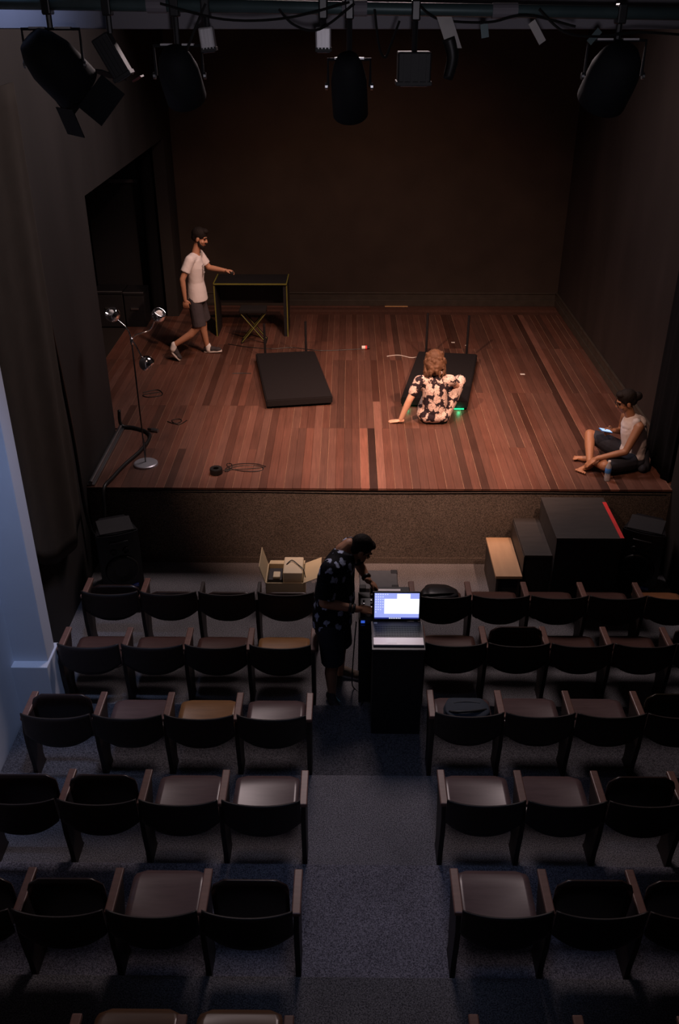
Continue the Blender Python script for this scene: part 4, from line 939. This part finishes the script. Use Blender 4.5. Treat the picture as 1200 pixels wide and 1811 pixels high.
def shoe(t, heel, toe, upn, mu, ms, h=0.075, wd=0.085, lift=None):
    """heel/toe: sole points; upn: out of the sole"""
    a = Vector(heel); b = Vector(toe); f = (b - a); L = f.length; f.normalize(); u = Vector(upn); sd = f.cross(u).normalized(); u = sd.cross(f).normalized()
    outline = []
    for k in range(24):
        ph = 2 * math.pi * k / 24; x = math.cos(ph); y = math.sin(ph)
        wloc = wd / 2 * (0.80 + 0.20 * x); outline.append((L / 2 + x * L / 2, math.copysign(abs(y) ** 0.75, y) * wloc))
    bm = bmesh.new(); A = [bm.verts.new(a + f * x + sd * y) for x, y in outline]; B = [bm.verts.new(a + f * x + sd * y + u * 0.020) for x, y in outline]
    bm.faces.new(A[::-1]); bm.faces.new(B)
    for k in range(24): bm.faces.new((A[k], A[(k + 1) % 24], B[(k + 1) % 24], B[k]))
    so = link('sole', bm, ms, t)
    bd = Body(); P = lambda x, z, y=0: a + f * (x * L) + u * z + sd * y
    bd.ball(P(0.74, 0.034), (wd * 0.50, L * 0.255, 0.032), f, u); bd.ball(P(0.45, 0.042), (wd * 0.46, L * 0.28, 0.040), f, u); bd.ball(P(0.20, 0.048), (wd * 0.43, L * 0.20, 0.050), f, u)
    bd.limb([P(0.22, 0.05), P(0.22, h)], [wd * 0.40, wd * 0.38]); bd.limb([P(0.75, 0.04), P(0.30, h - 0.01)], [0.024, 0.036])
    up_ = bd.make('shoe_upper', mu, t, 0.006, 3)
    bm = bmesh.new()
    for k in range(4):
        q = 0.42 + k * 0.075; z = 0.083 - k * 0.008; tube(bm, [P(q, z - 0.012, -0.022), P(q + 0.01, z, 0), P(q, z - 0.012, 0.022)], 0.003, 5)
    link('laces', bm, ms, t)
    return a, f, u, sd

# ---------- technician at the mixing table
t = thing('person', (-0.09, 6.2, 0), 'person in dark flower print tee and dark shorts bending over the mixing table', 'person')
b = Body()
hips = Vector((-0.12, 6.19, 0.80)); RH, LHp = Vector((-0.135, 6.11, 0.76)), Vector((-0.085, 6.28, 0.76))
Rk, Lk = Vector((-0.115, 6.08, 0.43)), Vector((-0.045, 6.35, 0.43)); Ra, La = Vector((-0.125, 6.08, 0.085)), Vector((-0.055, 6.39, 0.085))
chest = Vector((-0.09, 6.30, 1.13)); nb = Vector((-0.02, 6.385, 1.365)); hd = Vector((0.112, 6.42, 1.330))
RS, LS = Vector((-0.135, 6.19, 1.27)), Vector((0.025, 6.54, 1.28))
RE, LE = Vector((-0.185, 6.07, 1.03)), Vector((0.10, 6.62, 1.06)); RW, LW = Vector((0.09, 6.06, 0.975)), Vector((0.185, 6.48, 0.975))
for H_, K_, A_ in ((RH, Rk, Ra), (LHp, Lk, La)):
    b.limb([H_, (H_ + K_) / 2, K_, K_ * 0.62 + A_ * 0.38 + Vector((-0.012, 0, 0)), A_, A_ - Vector((0, 0, 0.045))], [0.085, 0.078, 0.056, 0.056, 0.036, 0.034])
b.limb([hips, (hips + chest) / 2, chest, nb - Vector((0, 0, 0.06))], [0.125, 0.13, 0.135, 0.08]); b.limb([RS, chest + Vector((0, 0, 0.06)), LS], [0.06, 0.09, 0.06])
b.limb([nb - Vector((0.02, 0, 0.03)), nb + Vector((0.04, 0.03, 0.01)), hd - Vector((0.02, 0.01, 0.03))], [0.062, 0.058, 0.055])
for S_, E_, W_ in ((RS, RE, RW), (LS, LE, LW)):
    b.limb([S_, (S_ + E_) / 2, E_, E_ * 0.7 + W_ * 0.3, W_], [0.058, 0.050, 0.043, 0.043, 0.029])
b.hand(RW, (1, 0.35, -0.30), (0.1, -0.3, 1), (0.1, 1, 0.25), 0.25); b.hand(LW, (0.7, 0.15, -0.68), (0.6, 0, 0.7), (0.1, -1, 0), 0.3)
hf = Vector((0.70, 0.18, -0.69)); hu = Vector((0.66, 0.17, 0.73))
P = b.head(hd, hf, hu, 1.02)
b.make('body', 'skin_tan', t)
face_bits(P, t, 1.02)
c = Body()
c.ball(P(0, -0.020, 0.040), (0.083, 0.100, 0.092), hf, hu, 3); c.ball(P(0, -0.055, -0.005), (0.072, 0.060, 0.075), hf, hu, 3); c.ball(P(0, 0.045, 0.085), (0.062, 0.045, 0.034), hf, hu)
for x in (-1, 1): c.limb([P(0.070 * x, 0.010, 0.03), P(0.068 * x, 0.014, -0.02)], [0.014, 0.008])
c.make('hair', 'hair_black', t, 0.007, 3)
c = Body(); c.limb([P(-0.055, 0.03, -0.07), P(-0.03, 0.070, -0.098), P(0, 0.082, -0.104), P(0.03, 0.070, -0.098), P(0.055, 0.03, -0.07)], [0.014, 0.018, 0.02, 0.018, 0.014]); c.make('beard', 'hair_black', t, 0.006, 2)
c = Body(); TF = Vector((0.86, -0.35, 0.0))
c.loft([(hips + Vector((0.0, 0, -0.07)), 0.185, 0.165), (hips + Vector((0.0, 0.01, 0.05)), 0.180, 0.165), ((hips + chest) / 2 + Vector((0.01, 0, 0)), 0.180, 0.165), (chest, 0.190, 0.150), (chest + (nb - chest) * 0.55, 0.175, 0.120), (chest + (nb - chest) * 0.88, 0.105, 0.085)], TF)
c.limb([RS, chest + (nb - chest) * 0.6, LS], [0.088, 0.100, 0.085]); c.limb([RS, RE + Vector((0.0, 0, 0.03))], [0.090, 0.088], True); c.limb([LS, LE + Vector((0, 0, 0.05))], [0.085, 0.078], True)
c.make('t_shirt', 'floral_tee', t, 0.009, 5)
c = Body(); c.loft([(hips + Vector((0, 0, 0.04)), 0.165, 0.145), (hips + Vector((0, 0, -0.12)), 0.170, 0.145)], TF)
for H_, K_ in ((RH, Rk), (LHp, Lk)): c.limb([H_, K_ + Vector((0.0, 0, -0.02))], [0.115, 0.098], True)
c.make('shorts', 'navy_shorts', t, 0.009, 4)
a_, f_, u_, s_ = shoe(t, (-0.16, 6.12, 0.001), (-0.055, 5.885, 0.001), (0, 0, 1), 'shoe_dark', 'shoe_dark')
bm = bmesh.new(); sw = [(0.06, 0.050), (0.13, 0.028), (0.25, 0.022), (0.42, 0.032), (0.66, 0.062), (0.45, 0.046), (0.28, 0.040), (0.18, 0.040), (0.12, 0.046)]
A = [bm.verts.new(a_ + f_ * (x * 0.258) + u_ * z - s_ * (-0.040 if False else 0.040)) for x, z in sw]; B = [bm.verts.new(v.co - s_ * 0.006) for v in A]
bm.faces.new(A); bm.faces.new(B[::-1])
for k in range(len(sw)): bm.faces.new((A[k], A[(k + 1) % len(sw)], B[(k + 1) % len(sw)], B[k]))
link('shoe_mark', bm, 'mint', t)
shoe(t, (-0.09, 6.42, 0.001), (0.165, 6.36, 0.001), (0, 0, 1), 'shoe_brown', 'sole')
for q in (0.0, 0.03):
    bm = bmesh.new(); d_ = (RW - RE).normalized(); cc = RW - d_ * (0.035 + q); lathe(bm, [(0.036, -0.012), (0.042, -0.008), (0.042, 0.008), (0.036, 0.012)], 16, Matrix.Translation(cc) @ look(d_)); link('bracelet', bm, 'black', t, smooth=True)
bm = bmesh.new(); d_ = (LW - LE).normalized(); cc = LW - d_ * 0.04; lathe(bm, [(0.036, -0.014), (0.042, -0.010), (0.042, 0.010), (0.036, 0.014)], 16, Matrix.Translation(cc) @ look(d_)); link('watch', bm, 'black_gloss', t, smooth=True)
bm = bmesh.new(); tube(bm, [P(0.07, 0.02, 0.0), P(0.055, 0.088, 0.004), P(0.012, 0.104, 0.0)], 0.003, 5); tube(bm, [P(-0.07, 0.02, 0.0), P(-0.055, 0.088, 0.004), P(-0.012, 0.104, 0.0)], 0.003, 5); link('glasses', bm, 'black', t)

# ---------- walking man on stage
t = thing('person', (-2.1, 12.2, S), 'person in white tee and charcoal shorts walking across the stage', 'person')
b = Body()
pel = Vector((-2.07, 12.2, 1.83)); chest = Vector((-2.06, 12.2, 2.17)); nb = Vector((-2.04, 12.2, 2.385)); hd = Vector((-1.965, 12.2, 2.575))
RS, LS = Vector((-2.085, 12.02, 2.325)), Vector((-2.02, 12.38, 2.325)); RE, LE = Vector((-2.195, 11.95, 2.08)), Vector((-1.90, 12.40, 2.13)); RW, LW = Vector((-2.18, 11.95, 1.82)), Vector((-1.68, 12.33, 2.11))
RH, LHp = Vector((-2.08, 12.10, 1.80)), Vector((-2.06, 12.30, 1.80)); Rk, Lk = Vector((-2.055, 12.07, 1.41)), Vector((-2.02, 12.34, 1.40)); Ra, La = Vector((-2.41, 12.05, 1.145)), Vector((-2.00, 12.39, 1.015))
for H_, K_, A_, bk in ((RH, Rk, Ra, Vector((0.015, 0, -0.02))), (LHp, Lk, La, Vector((-0.018, 0, 0)))):
    b.limb([H_, (H_ + K_) / 2, K_, K_ * 0.65 + A_ * 0.35 + bk, A_], [0.066, 0.068, 0.052, 0.052, 0.035])
b.limb([La, La + Vector((0.02, 0, -0.04))], [0.036, 0.034]); b.limb([Ra, Ra + Vector((-0.01, 0, -0.05))], [0.035, 0.033])
b.limb([pel, (pel + chest) / 2, chest, nb - Vector((0, 0, 0.05))], [0.11, 0.11, 0.12, 0.07]); b.limb([RS, chest + Vector((0.01, 0, 0.12)), LS], [0.055, 0.075, 0.055])
b.limb([nb - Vector((0, 0, 0.04)), hd - Vector((0.02, 0, 0.05))], [0.056, 0.052])
for S_, E_, W_ in ((RS, RE, RW), (LS, LE, LW)): b.limb([S_, (S_ + E_) / 2, E_, E_ * 0.7 + W_ * 0.3, W_], [0.052, 0.045, 0.038, 0.038, 0.026])
b.hand(RW, (0.05, 0.05, -1), (-0.2, -1, 0), (1, 0, 0), 0.45); b.hand(LW, (1, 0.0, -0.05), (0, 0.3, 1), (0.1, -1, 0.1), 0.55)
hf = Vector((0.93, -0.05, -0.34)); hu = Vector((0.34, 0, 0.93)); P = b.head(hd, hf, hu, 1.0); b.make('body', 'skin_tan', t); face_bits(P, t, 1.0)
c = Body(); c.ball(P(0, -0.018, 0.045), (0.084, 0.102, 0.092), hf, hu, 3); c.ball(P(0, -0.060, 0.0), (0.070, 0.050, 0.070), hf, hu); c.ball(P(0, 0.045, 0.105), (0.055, 0.050, 0.038), hf, hu); c.make('hair', 'hair_black', t, 0.007, 3)
c = Body(); c.limb([P(-0.064, 0.005, -0.03), P(-0.056, 0.035, -0.08), P(-0.03, 0.068, -0.105), P(0, 0.080, -0.112), P(0.03, 0.068, -0.105), P(0.056, 0.035, -0.08), P(0.064, 0.005, -0.03)], [0.012, 0.018, 0.024, 0.026, 0.024, 0.018, 0.012]); c.limb([P(-0.024, 0.088, -0.050), P(0, 0.098, -0.048), P(0.024, 0.088, -0.050)], [0.006, 0.008, 0.006]); c.make('beard', 'hair_black', t, 0.006, 2)
c = Body(); c.loft([(pel + Vector((0.012, 0, -0.085)), 0.186, 0.146), (pel + Vector((0.010, 0, 0.06)), 0.174, 0.132), ((pel + chest) / 2, 0.156, 0.116), (chest + Vector((0.01, 0, 0.03)), 0.170, 0.118), (chest + Vector((0.01, 0, 0.13)), 0.165, 0.095), (nb + Vector((0.0, 0, -0.035)), 0.085, 0.075)], (1, 0, 0))
c.limb([RS, RE * 0.62 + RS * 0.38], [0.066, 0.068], True); c.limb([LS, LE * 0.75 + LS * 0.25], [0.064, 0.062], True); c.limb([RS, chest + Vector((0.01, 0, 0.14)), LS], [0.064, 0.08, 0.064])
c.make('t_shirt', 'white_tee', t, 0.008, 4)
bm = bmesh.new()
for k in range(7):
    zz = 2.10 + 0.022 * k; box(bm, (-1.935 + 0.004 * (k % 2), 12.10, zz), (-1.928 + 0.004 * (k % 2), 12.13 + 0.02 * ((k * 3) % 4), zz + 0.010))
link('shirt_print', bm, 'paper', t)
c = Body(); c.loft([(pel + Vector((0.0, 0, 0.03)), 0.140, 0.104), (pel + Vector((0, 0, -0.12)), 0.150, 0.110)], (1, 0, 0)); c.limb([RH + Vector((0.0, 0.012, -0.02)), Rk + Vector((0.02, 0, 0.0))], [0.092, 0.096], True); c.limb([LHp + Vector((0.0, -0.012, -0.02)), Lk + Vector((0.015, 0, 0.02))], [0.092, 0.093], True); c.make('shorts', 'grey_shorts', t, 0.008, 4)
for A_, dv in ((Ra, Vector((-0.012, 0, -0.055))), (La, Vector((0.02, 0, -0.045)))):
    c = Body(); c.limb([A_ + Vector((0.01, 0, 0.012)), A_ + dv], [0.043, 0.045]); c.make('sock', 'sock', t, 0.006, 2)
shoe(t, (-2.055, 12.40, S + 0.004), (-1.79, 12.37, S + 0.028), (-0.05, 0, 1), 'shoe_dark', 'sole', 0.07)
shoe(t, (-2.475, 12.06, S + 0.155), (-2.335, 12.03, S - 0.0 + 0.006), (0.72, 0.05, 0.66), 'shoe_dark', 'sole', 0.07)
o = thing('handset', (-1.60, 12.32, 2.07), 'small dark handheld device in the walking person hand', 'device')
bm = bmesh.new(); box(bm, (-0.022, -0.055, -0.014), (0.022, 0.055, 0.014), 0.005, Matrix.Translation((-1.585, 12.32, 2.088)) @ Matrix.Rotation(R(20), 4, 'Z')); link('body', bm, 'black', o)
bm = bmesh.new(); box(bm, (-0.008, -0.02, 0.0141), (0.008, 0.02, 0.018), 0.001, Matrix.Translation((-1.585, 12.32, 2.088)) @ Matrix.Rotation(R(20), 4, 'Z')); link('button', bm, 'case_grey', o)

# ---------- woman sitting, seen from behind
t = thing('person', (1.02, 9.98, S), 'person in cream floral outfit sitting on the boards leaning on one hand', 'person')
b = Body()
pel = Vector((1.03, 9.99, S + 0.10)); waist = Vector((1.03, 9.99, S + 0.26)); chest = Vector((1.02, 9.99, S + 0.42)); nb = Vector((1.015, 9.99, S + 0.585)); hd = Vector((1.01, 10.05, S + 0.735))
LS, RS = Vector((0.835, 9.96, S + 0.525)), Vector((1.195, 9.99, S + 0.525)); LE, LW = Vector((0.725, 9.91, S + 0.31)), Vector((0.635, 9.93, S + 0.06))
RE, RW = Vector((1.32, 10.18, S + 0.36)), Vector((1.25, 10.42, S + 0.36))
RH, LHp = Vector((1.13, 10.03, S + 0.12)), Vector((0.94, 10.05, S + 0.12)); Rk, Lk = Vector((1.335, 10.24, S + 0.42)), Vector((1.10, 10.44, S + 0.40)); Ra, La = Vector((1.30, 10.50, S + 0.205)), Vector((1.10, 10.74, S + 0.205))
for H_, K_, A_ in ((RH, Rk, Ra), (LHp, Lk, La)):
    b.limb([H_, (H_ + K_) / 2, K_, K_ * 0.6 + A_ * 0.4, A_], [0.090, 0.080, 0.055, 0.05, 0.034])
    b.limb([A_, A_ + Vector((0.0, -0.02, -0.03)), A_ + Vector((0.005, 0.15, -0.045))], [0.034, 0.032, 0.022])
b.ball(pel, (0.16, 0.13, 0.095)); b.limb([pel, waist, chest, nb - Vector((0, 0, 0.05))], [0.115, 0.105, 0.115, 0.06]); b.limb([LS, chest + Vector((0, 0, 0.09)), RS], [0.05, 0.07, 0.05])
b.limb([nb - Vector((0, 0, 0.04)), hd - Vector((0, 0.02, 0.05))], [0.050, 0.046]); b.limb([LS, (LS + LE) / 2, LE, LE * 0.7 + LW * 0.3, LW], [0.054, 0.048, 0.040, 0.040, 0.029]); b.limb([RS, (RS + RE) / 2, RE, RW], [0.048, 0.042, 0.034, 0.024])
b.hand(LW - Vector((0, 0, 0.025)), (-1, 0.10, -0.12), (0, 0, 1), (0.1, 1, 0), 0.06, 0.35, 0.95); b.hand(RW, (-0.3, 0.9, -0.1), (0, 0, 1), (-1, 0, 0), 0.35, 0, 0.92)
hf = Vector((0.05, 0.93, -0.36)); hu = Vector((0, 0.36, 0.93)); P = b.head(hd, hf, hu, 0.95); b.make('body', 'skin_pale', t); face_bits(P, t, 0.95, 'hair_brown')
c = Body(); rr = random.Random(5)
c.ball(P(0, -0.018, 0.045), (0.104, 0.118, 0.098), hf, hu, 3); c.ball(P(0, -0.070, -0.035), (0.112, 0.070, 0.115), hf, hu, 3); c.limb([P(-0.090, 0.0, 0.02), P(-0.105, -0.04, -0.10)], [0.035, 0.032]); c.limb([P(0.090, 0.0, 0.02), P(0.105, -0.04, -0.10)], [0.035, 0.032])
for k in range(110):
    a = rr.uniform(-2.4, 2.4); z = rr.uniform(-0.17, 0.10); rad = 0.122 if z < 0.04 else 0.098; p0 = P(math.sin(a) * rad, -math.cos(a) * rad - 0.015, z)
    c.limb([p0, p0 + Vector((rr.uniform(-.02, .02), rr.uniform(-.01, .01), -0.035))], [rr.uniform(0.012, 0.022), rr.uniform(0.009, 0.016)])
c.make('hair', 'hair_brown', t, 0.006, 2)
c = Body(); c.ball(pel + Vector((-0.005, 0.0, 0.0)), (0.205, 0.155, 0.100), None, None, 3); c.ball(pel + Vector((-0.085, -0.02, 0.0)), (0.115, 0.135, 0.095)); c.ball(pel + Vector((0.085, -0.02, 0.0)), (0.115, 0.135, 0.095))
c.limb([pel + Vector((0, 0, 0.06)), waist, chest, nb - Vector((0, 0, 0.075))], [0.150, 0.150, 0.148, 0.075]); c.ball(chest + Vector((0, 0, 0.04)), (0.182, 0.125, 0.145)); c.limb([LS, chest + Vector((0, 0, 0.085)), RS], [0.066, 0.088, 0.066]); c.limb([LS, LS * 0.4 + LE * 0.6], [0.068, 0.062]); c.limb([RS, RS * 0.75 + RE * 0.25], [0.066, 0.060])
for H_, K_, A_ in ((RH, Rk, Ra), (LHp, Lk, La)):
    c.limb([H_, (H_ + K_) / 2, K_, K_ * 0.55 + A_ * 0.45, A_ + Vector((0, -0.01, 0.03))], [0.115, 0.102, 0.078, 0.070, 0.058])
low = S + 0.006
c.make('floral_outfit', 'floral_dress', t, 0.008, 4)

# ---------- man sitting cross-legged with a phone
t = thing('person', (2.9, 8.8, S), 'person in white tank top sitting cross-legged with a phone at stage right', 'person')
b = Body()
pel = Vector((3.05, 8.82, S + 0.11)); waist = Vector((3.06, 8.82, S + 0.25)); chest = Vector((3.03, 8.83, S + 0.42)); nb = Vector((2.985, 8.84, S + 0.585)); hd = Vector((2.905, 8.85, S + 0.735))
LS, RS = Vector((3.035, 8.69, S + 0.515)), Vector((2.975, 8.99, S + 0.515)); LE, LW = Vector((2.905, 8.60, S + 0.27)), Vector((2.625, 8.62, S + 0.185)); RE, RW = Vector((2.985, 9.10, S + 0.285)), Vector((2.845, 8.94, S + 0.36))
LHp, RH = Vector((3.01, 8.73, S + 0.105)), Vector((3.0, 8.93, S + 0.11)); Lk, Rk = Vector((2.705, 8.58, S + 0.12)), Vector((2.62, 9.00, S + 0.29)); La, Ra = Vector((2.63, 8.88, S + 0.055)), Vector((2.585, 8.74, S + 0.10))
for H_, K_, A_ in ((RH, Rk, Ra), (LHp, Lk, La)): b.limb([H_, (H_ + K_) / 2, K_, K_ * 0.62 + A_ * 0.38, A_], [0.092, 0.080, 0.056, 0.054, 0.034])
b.limb([Ra, Ra + Vector((0.015, -0.02, -0.045)), Ra + Vector((-0.055, -0.055, -0.062)), Ra + Vector((-0.115, -0.075, -0.07))], [0.036, 0.034, 0.032, 0.022])
for k in range(5): b.limb([Ra + Vector((-0.115 + 0.012 * k, -0.055 - 0.020 * k, -0.075)), Ra + Vector((-0.150 + 0.018 * k, -0.068 - 0.022 * k, -0.078))], [0.012, 0.013 - 0.0012 * k])
b.limb([La, La + Vector((-0.06, 0.03, -0.015)), La + Vector((-0.14, 0.06, -0.02))], [0.035, 0.032, 0.022])
for k in range(5): b.limb([La + Vector((-0.14, 0.03 + 0.018 * k, -0.022)), La + Vector((-0.168 + 0.006 * k, 0.036 + 0.019 * k, -0.026))], [0.011, 0.012 - 0.001 * k])
b.ball(pel, (0.15, 0.165, 0.10)); b.limb([pel, waist, chest, nb - Vector((0, 0, 0.05))], [0.11, 0.11, 0.12, 0.065]); b.limb([LS, chest + Vector((-0.02, 0, 0.09)), RS], [0.052, 0.07, 0.052])
b.limb([nb - Vector((0, 0, 0.04)), hd - Vector((-0.02, 0, 0.05))], [0.054, 0.050])
for S_, E_, W_ in ((RS, RE, RW), (LS, LE, LW)): b.limb([S_, (S_ + E_) / 2, E_, E_ * 0.7 + W_ * 0.3, W_], [0.052, 0.045, 0.037, 0.037, 0.026])
b.hand(LW, (-0.80, 0.05, -0.60), (-0.55, 0, 0.8), (0, 1, 0.1), 0.20, 0.15); b.hand(RW, (-0.9, -0.42, 0.10), (0.1, 0.6, -0.75), (0.15, 0.3, 0.95), 0.45)
hf = Vector((-0.93, 0.0, -0.36)); hu = Vector((-0.36, 0, 0.93)); P = b.head(hd, hf, hu, 0.98); b.make('body', 'skin_brown', t); face_bits(P, t, 0.98)
c = Body(); c.ball(P(0, -0.022, 0.045), (0.084, 0.100, 0.090), hf, hu, 3); c.ball(P(0, -0.065, 0.0), (0.075, 0.055, 0.070), hf, hu); c.ball(P(0, -0.130, 0.015), (0.050, 0.050, 0.050), hf, hu); c.ball(P(0, 0.035, 0.100), (0.062, 0.05, 0.036), hf, hu)
for x in (-1, 1): c.limb([P(0.070 * x, 0.015, 0.03), P(0.069 * x, 0.018, -0.02)], [0.014, 0.008])
c.make('hair', 'hair_black', t, 0.007, 2)
bm = bmesh.new()
for x in (-1, 1):
    tube(bm, [P(0.075 * x, -0.01, 0.0), P(0.060 * x, 0.085, 0.004)], 0.0025, 5)
    tube(bm, [P(0.034 * x + 0.026 * math.cos(q * 0.524), 0.100, 0.002 + 0.020 * math.sin(q * 0.524)) for q in range(13)], 0.0025, 5)
tube(bm, [P(-0.010, 0.106, 0.004), P(0.010, 0.106, 0.004)], 0.0025, 5); link('glasses', bm, 'black', t)
c = Body(); c.limb([pel + Vector((0.0, 0, 0.06)), waist, chest, chest + Vector((-0.02, 0, 0.06))], [0.138, 0.132, 0.138, 0.125]); c.limb([chest + Vector((0.0, -0.085, 0.04)), chest + Vector((-0.022, -0.095, 0.135))], [0.07, 0.046]); c.limb([chest + Vector((0.0, 0.085, 0.04)), chest + Vector((-0.035, 0.095, 0.135))], [0.07, 0.046]); c.ball(chest + Vector((0.045, 0, 0.09)), (0.075, 0.11, 0.07)); c.ball(pel + Vector((0, 0, 0.03)), (0.148, 0.17, 0.09)); c.make('tank_top', 'white_tee', t, 0.008, 4)
c = Body(); c.ball(pel + Vector((0, 0, -0.015)), (0.160, 0.180, 0.095), None, None, 3)
for H_, K_ in ((RH, Rk), (LHp, Lk)): c.limb([H_, (H_ + K_) / 2, K_ * 0.82 + H_ * 0.18], [0.108, 0.098, 0.080])
c.make('shorts', 'navy_shorts', t, 0.008, 4)
c = Body(); c.limb([Vector((3.17, 8.70, S + 0.045)), Vector((3.17, 8.82, S + 0.17)), Vector((3.17, 8.96, S + 0.06))], [0.05, 0.06, 0.05]); c.limb([Vector((3.13, 8.66, S + 0.05)), Vector((3.19, 8.80, S + 0.05))], [0.045, 0.05]); o_ = c.make('tied_jacket', 'navy_shorts', t, 0.008, 4)
ph = thing('phone', (2.735, 8.89, S + 0.385), 'lit smartphone held by the seated person in the tank top', 'phone')
PMx = Matrix.Translation((2.745, 8.865, S + 0.395)) @ Matrix.Rotation(R(18), 4, 'Y') @ Matrix.Rotation(R(20), 4, 'Z')
link('case', bbox((-0.072, -0.036, -0.005), (0.072, 0.036, 0.005), 0.003, PMx), 'bottle_label', ph); link('screen', bbox((-0.066, -0.032, 0.005), (0.066, 0.032, 0.0062), 0, PMx), 'phone_scr', ph)
tag(rebase(link('bottle_cap', lathe(bmesh.new(), [(0, 0.014), (0.016, 0.013), (0.018, 0.0), (0, 0.0)], 14, Matrix.Translation((2.84, 8.93, S + 0.208))), 'bottle_label')), 'small blue bottle cap resting on the seated person shorts', 'cap')
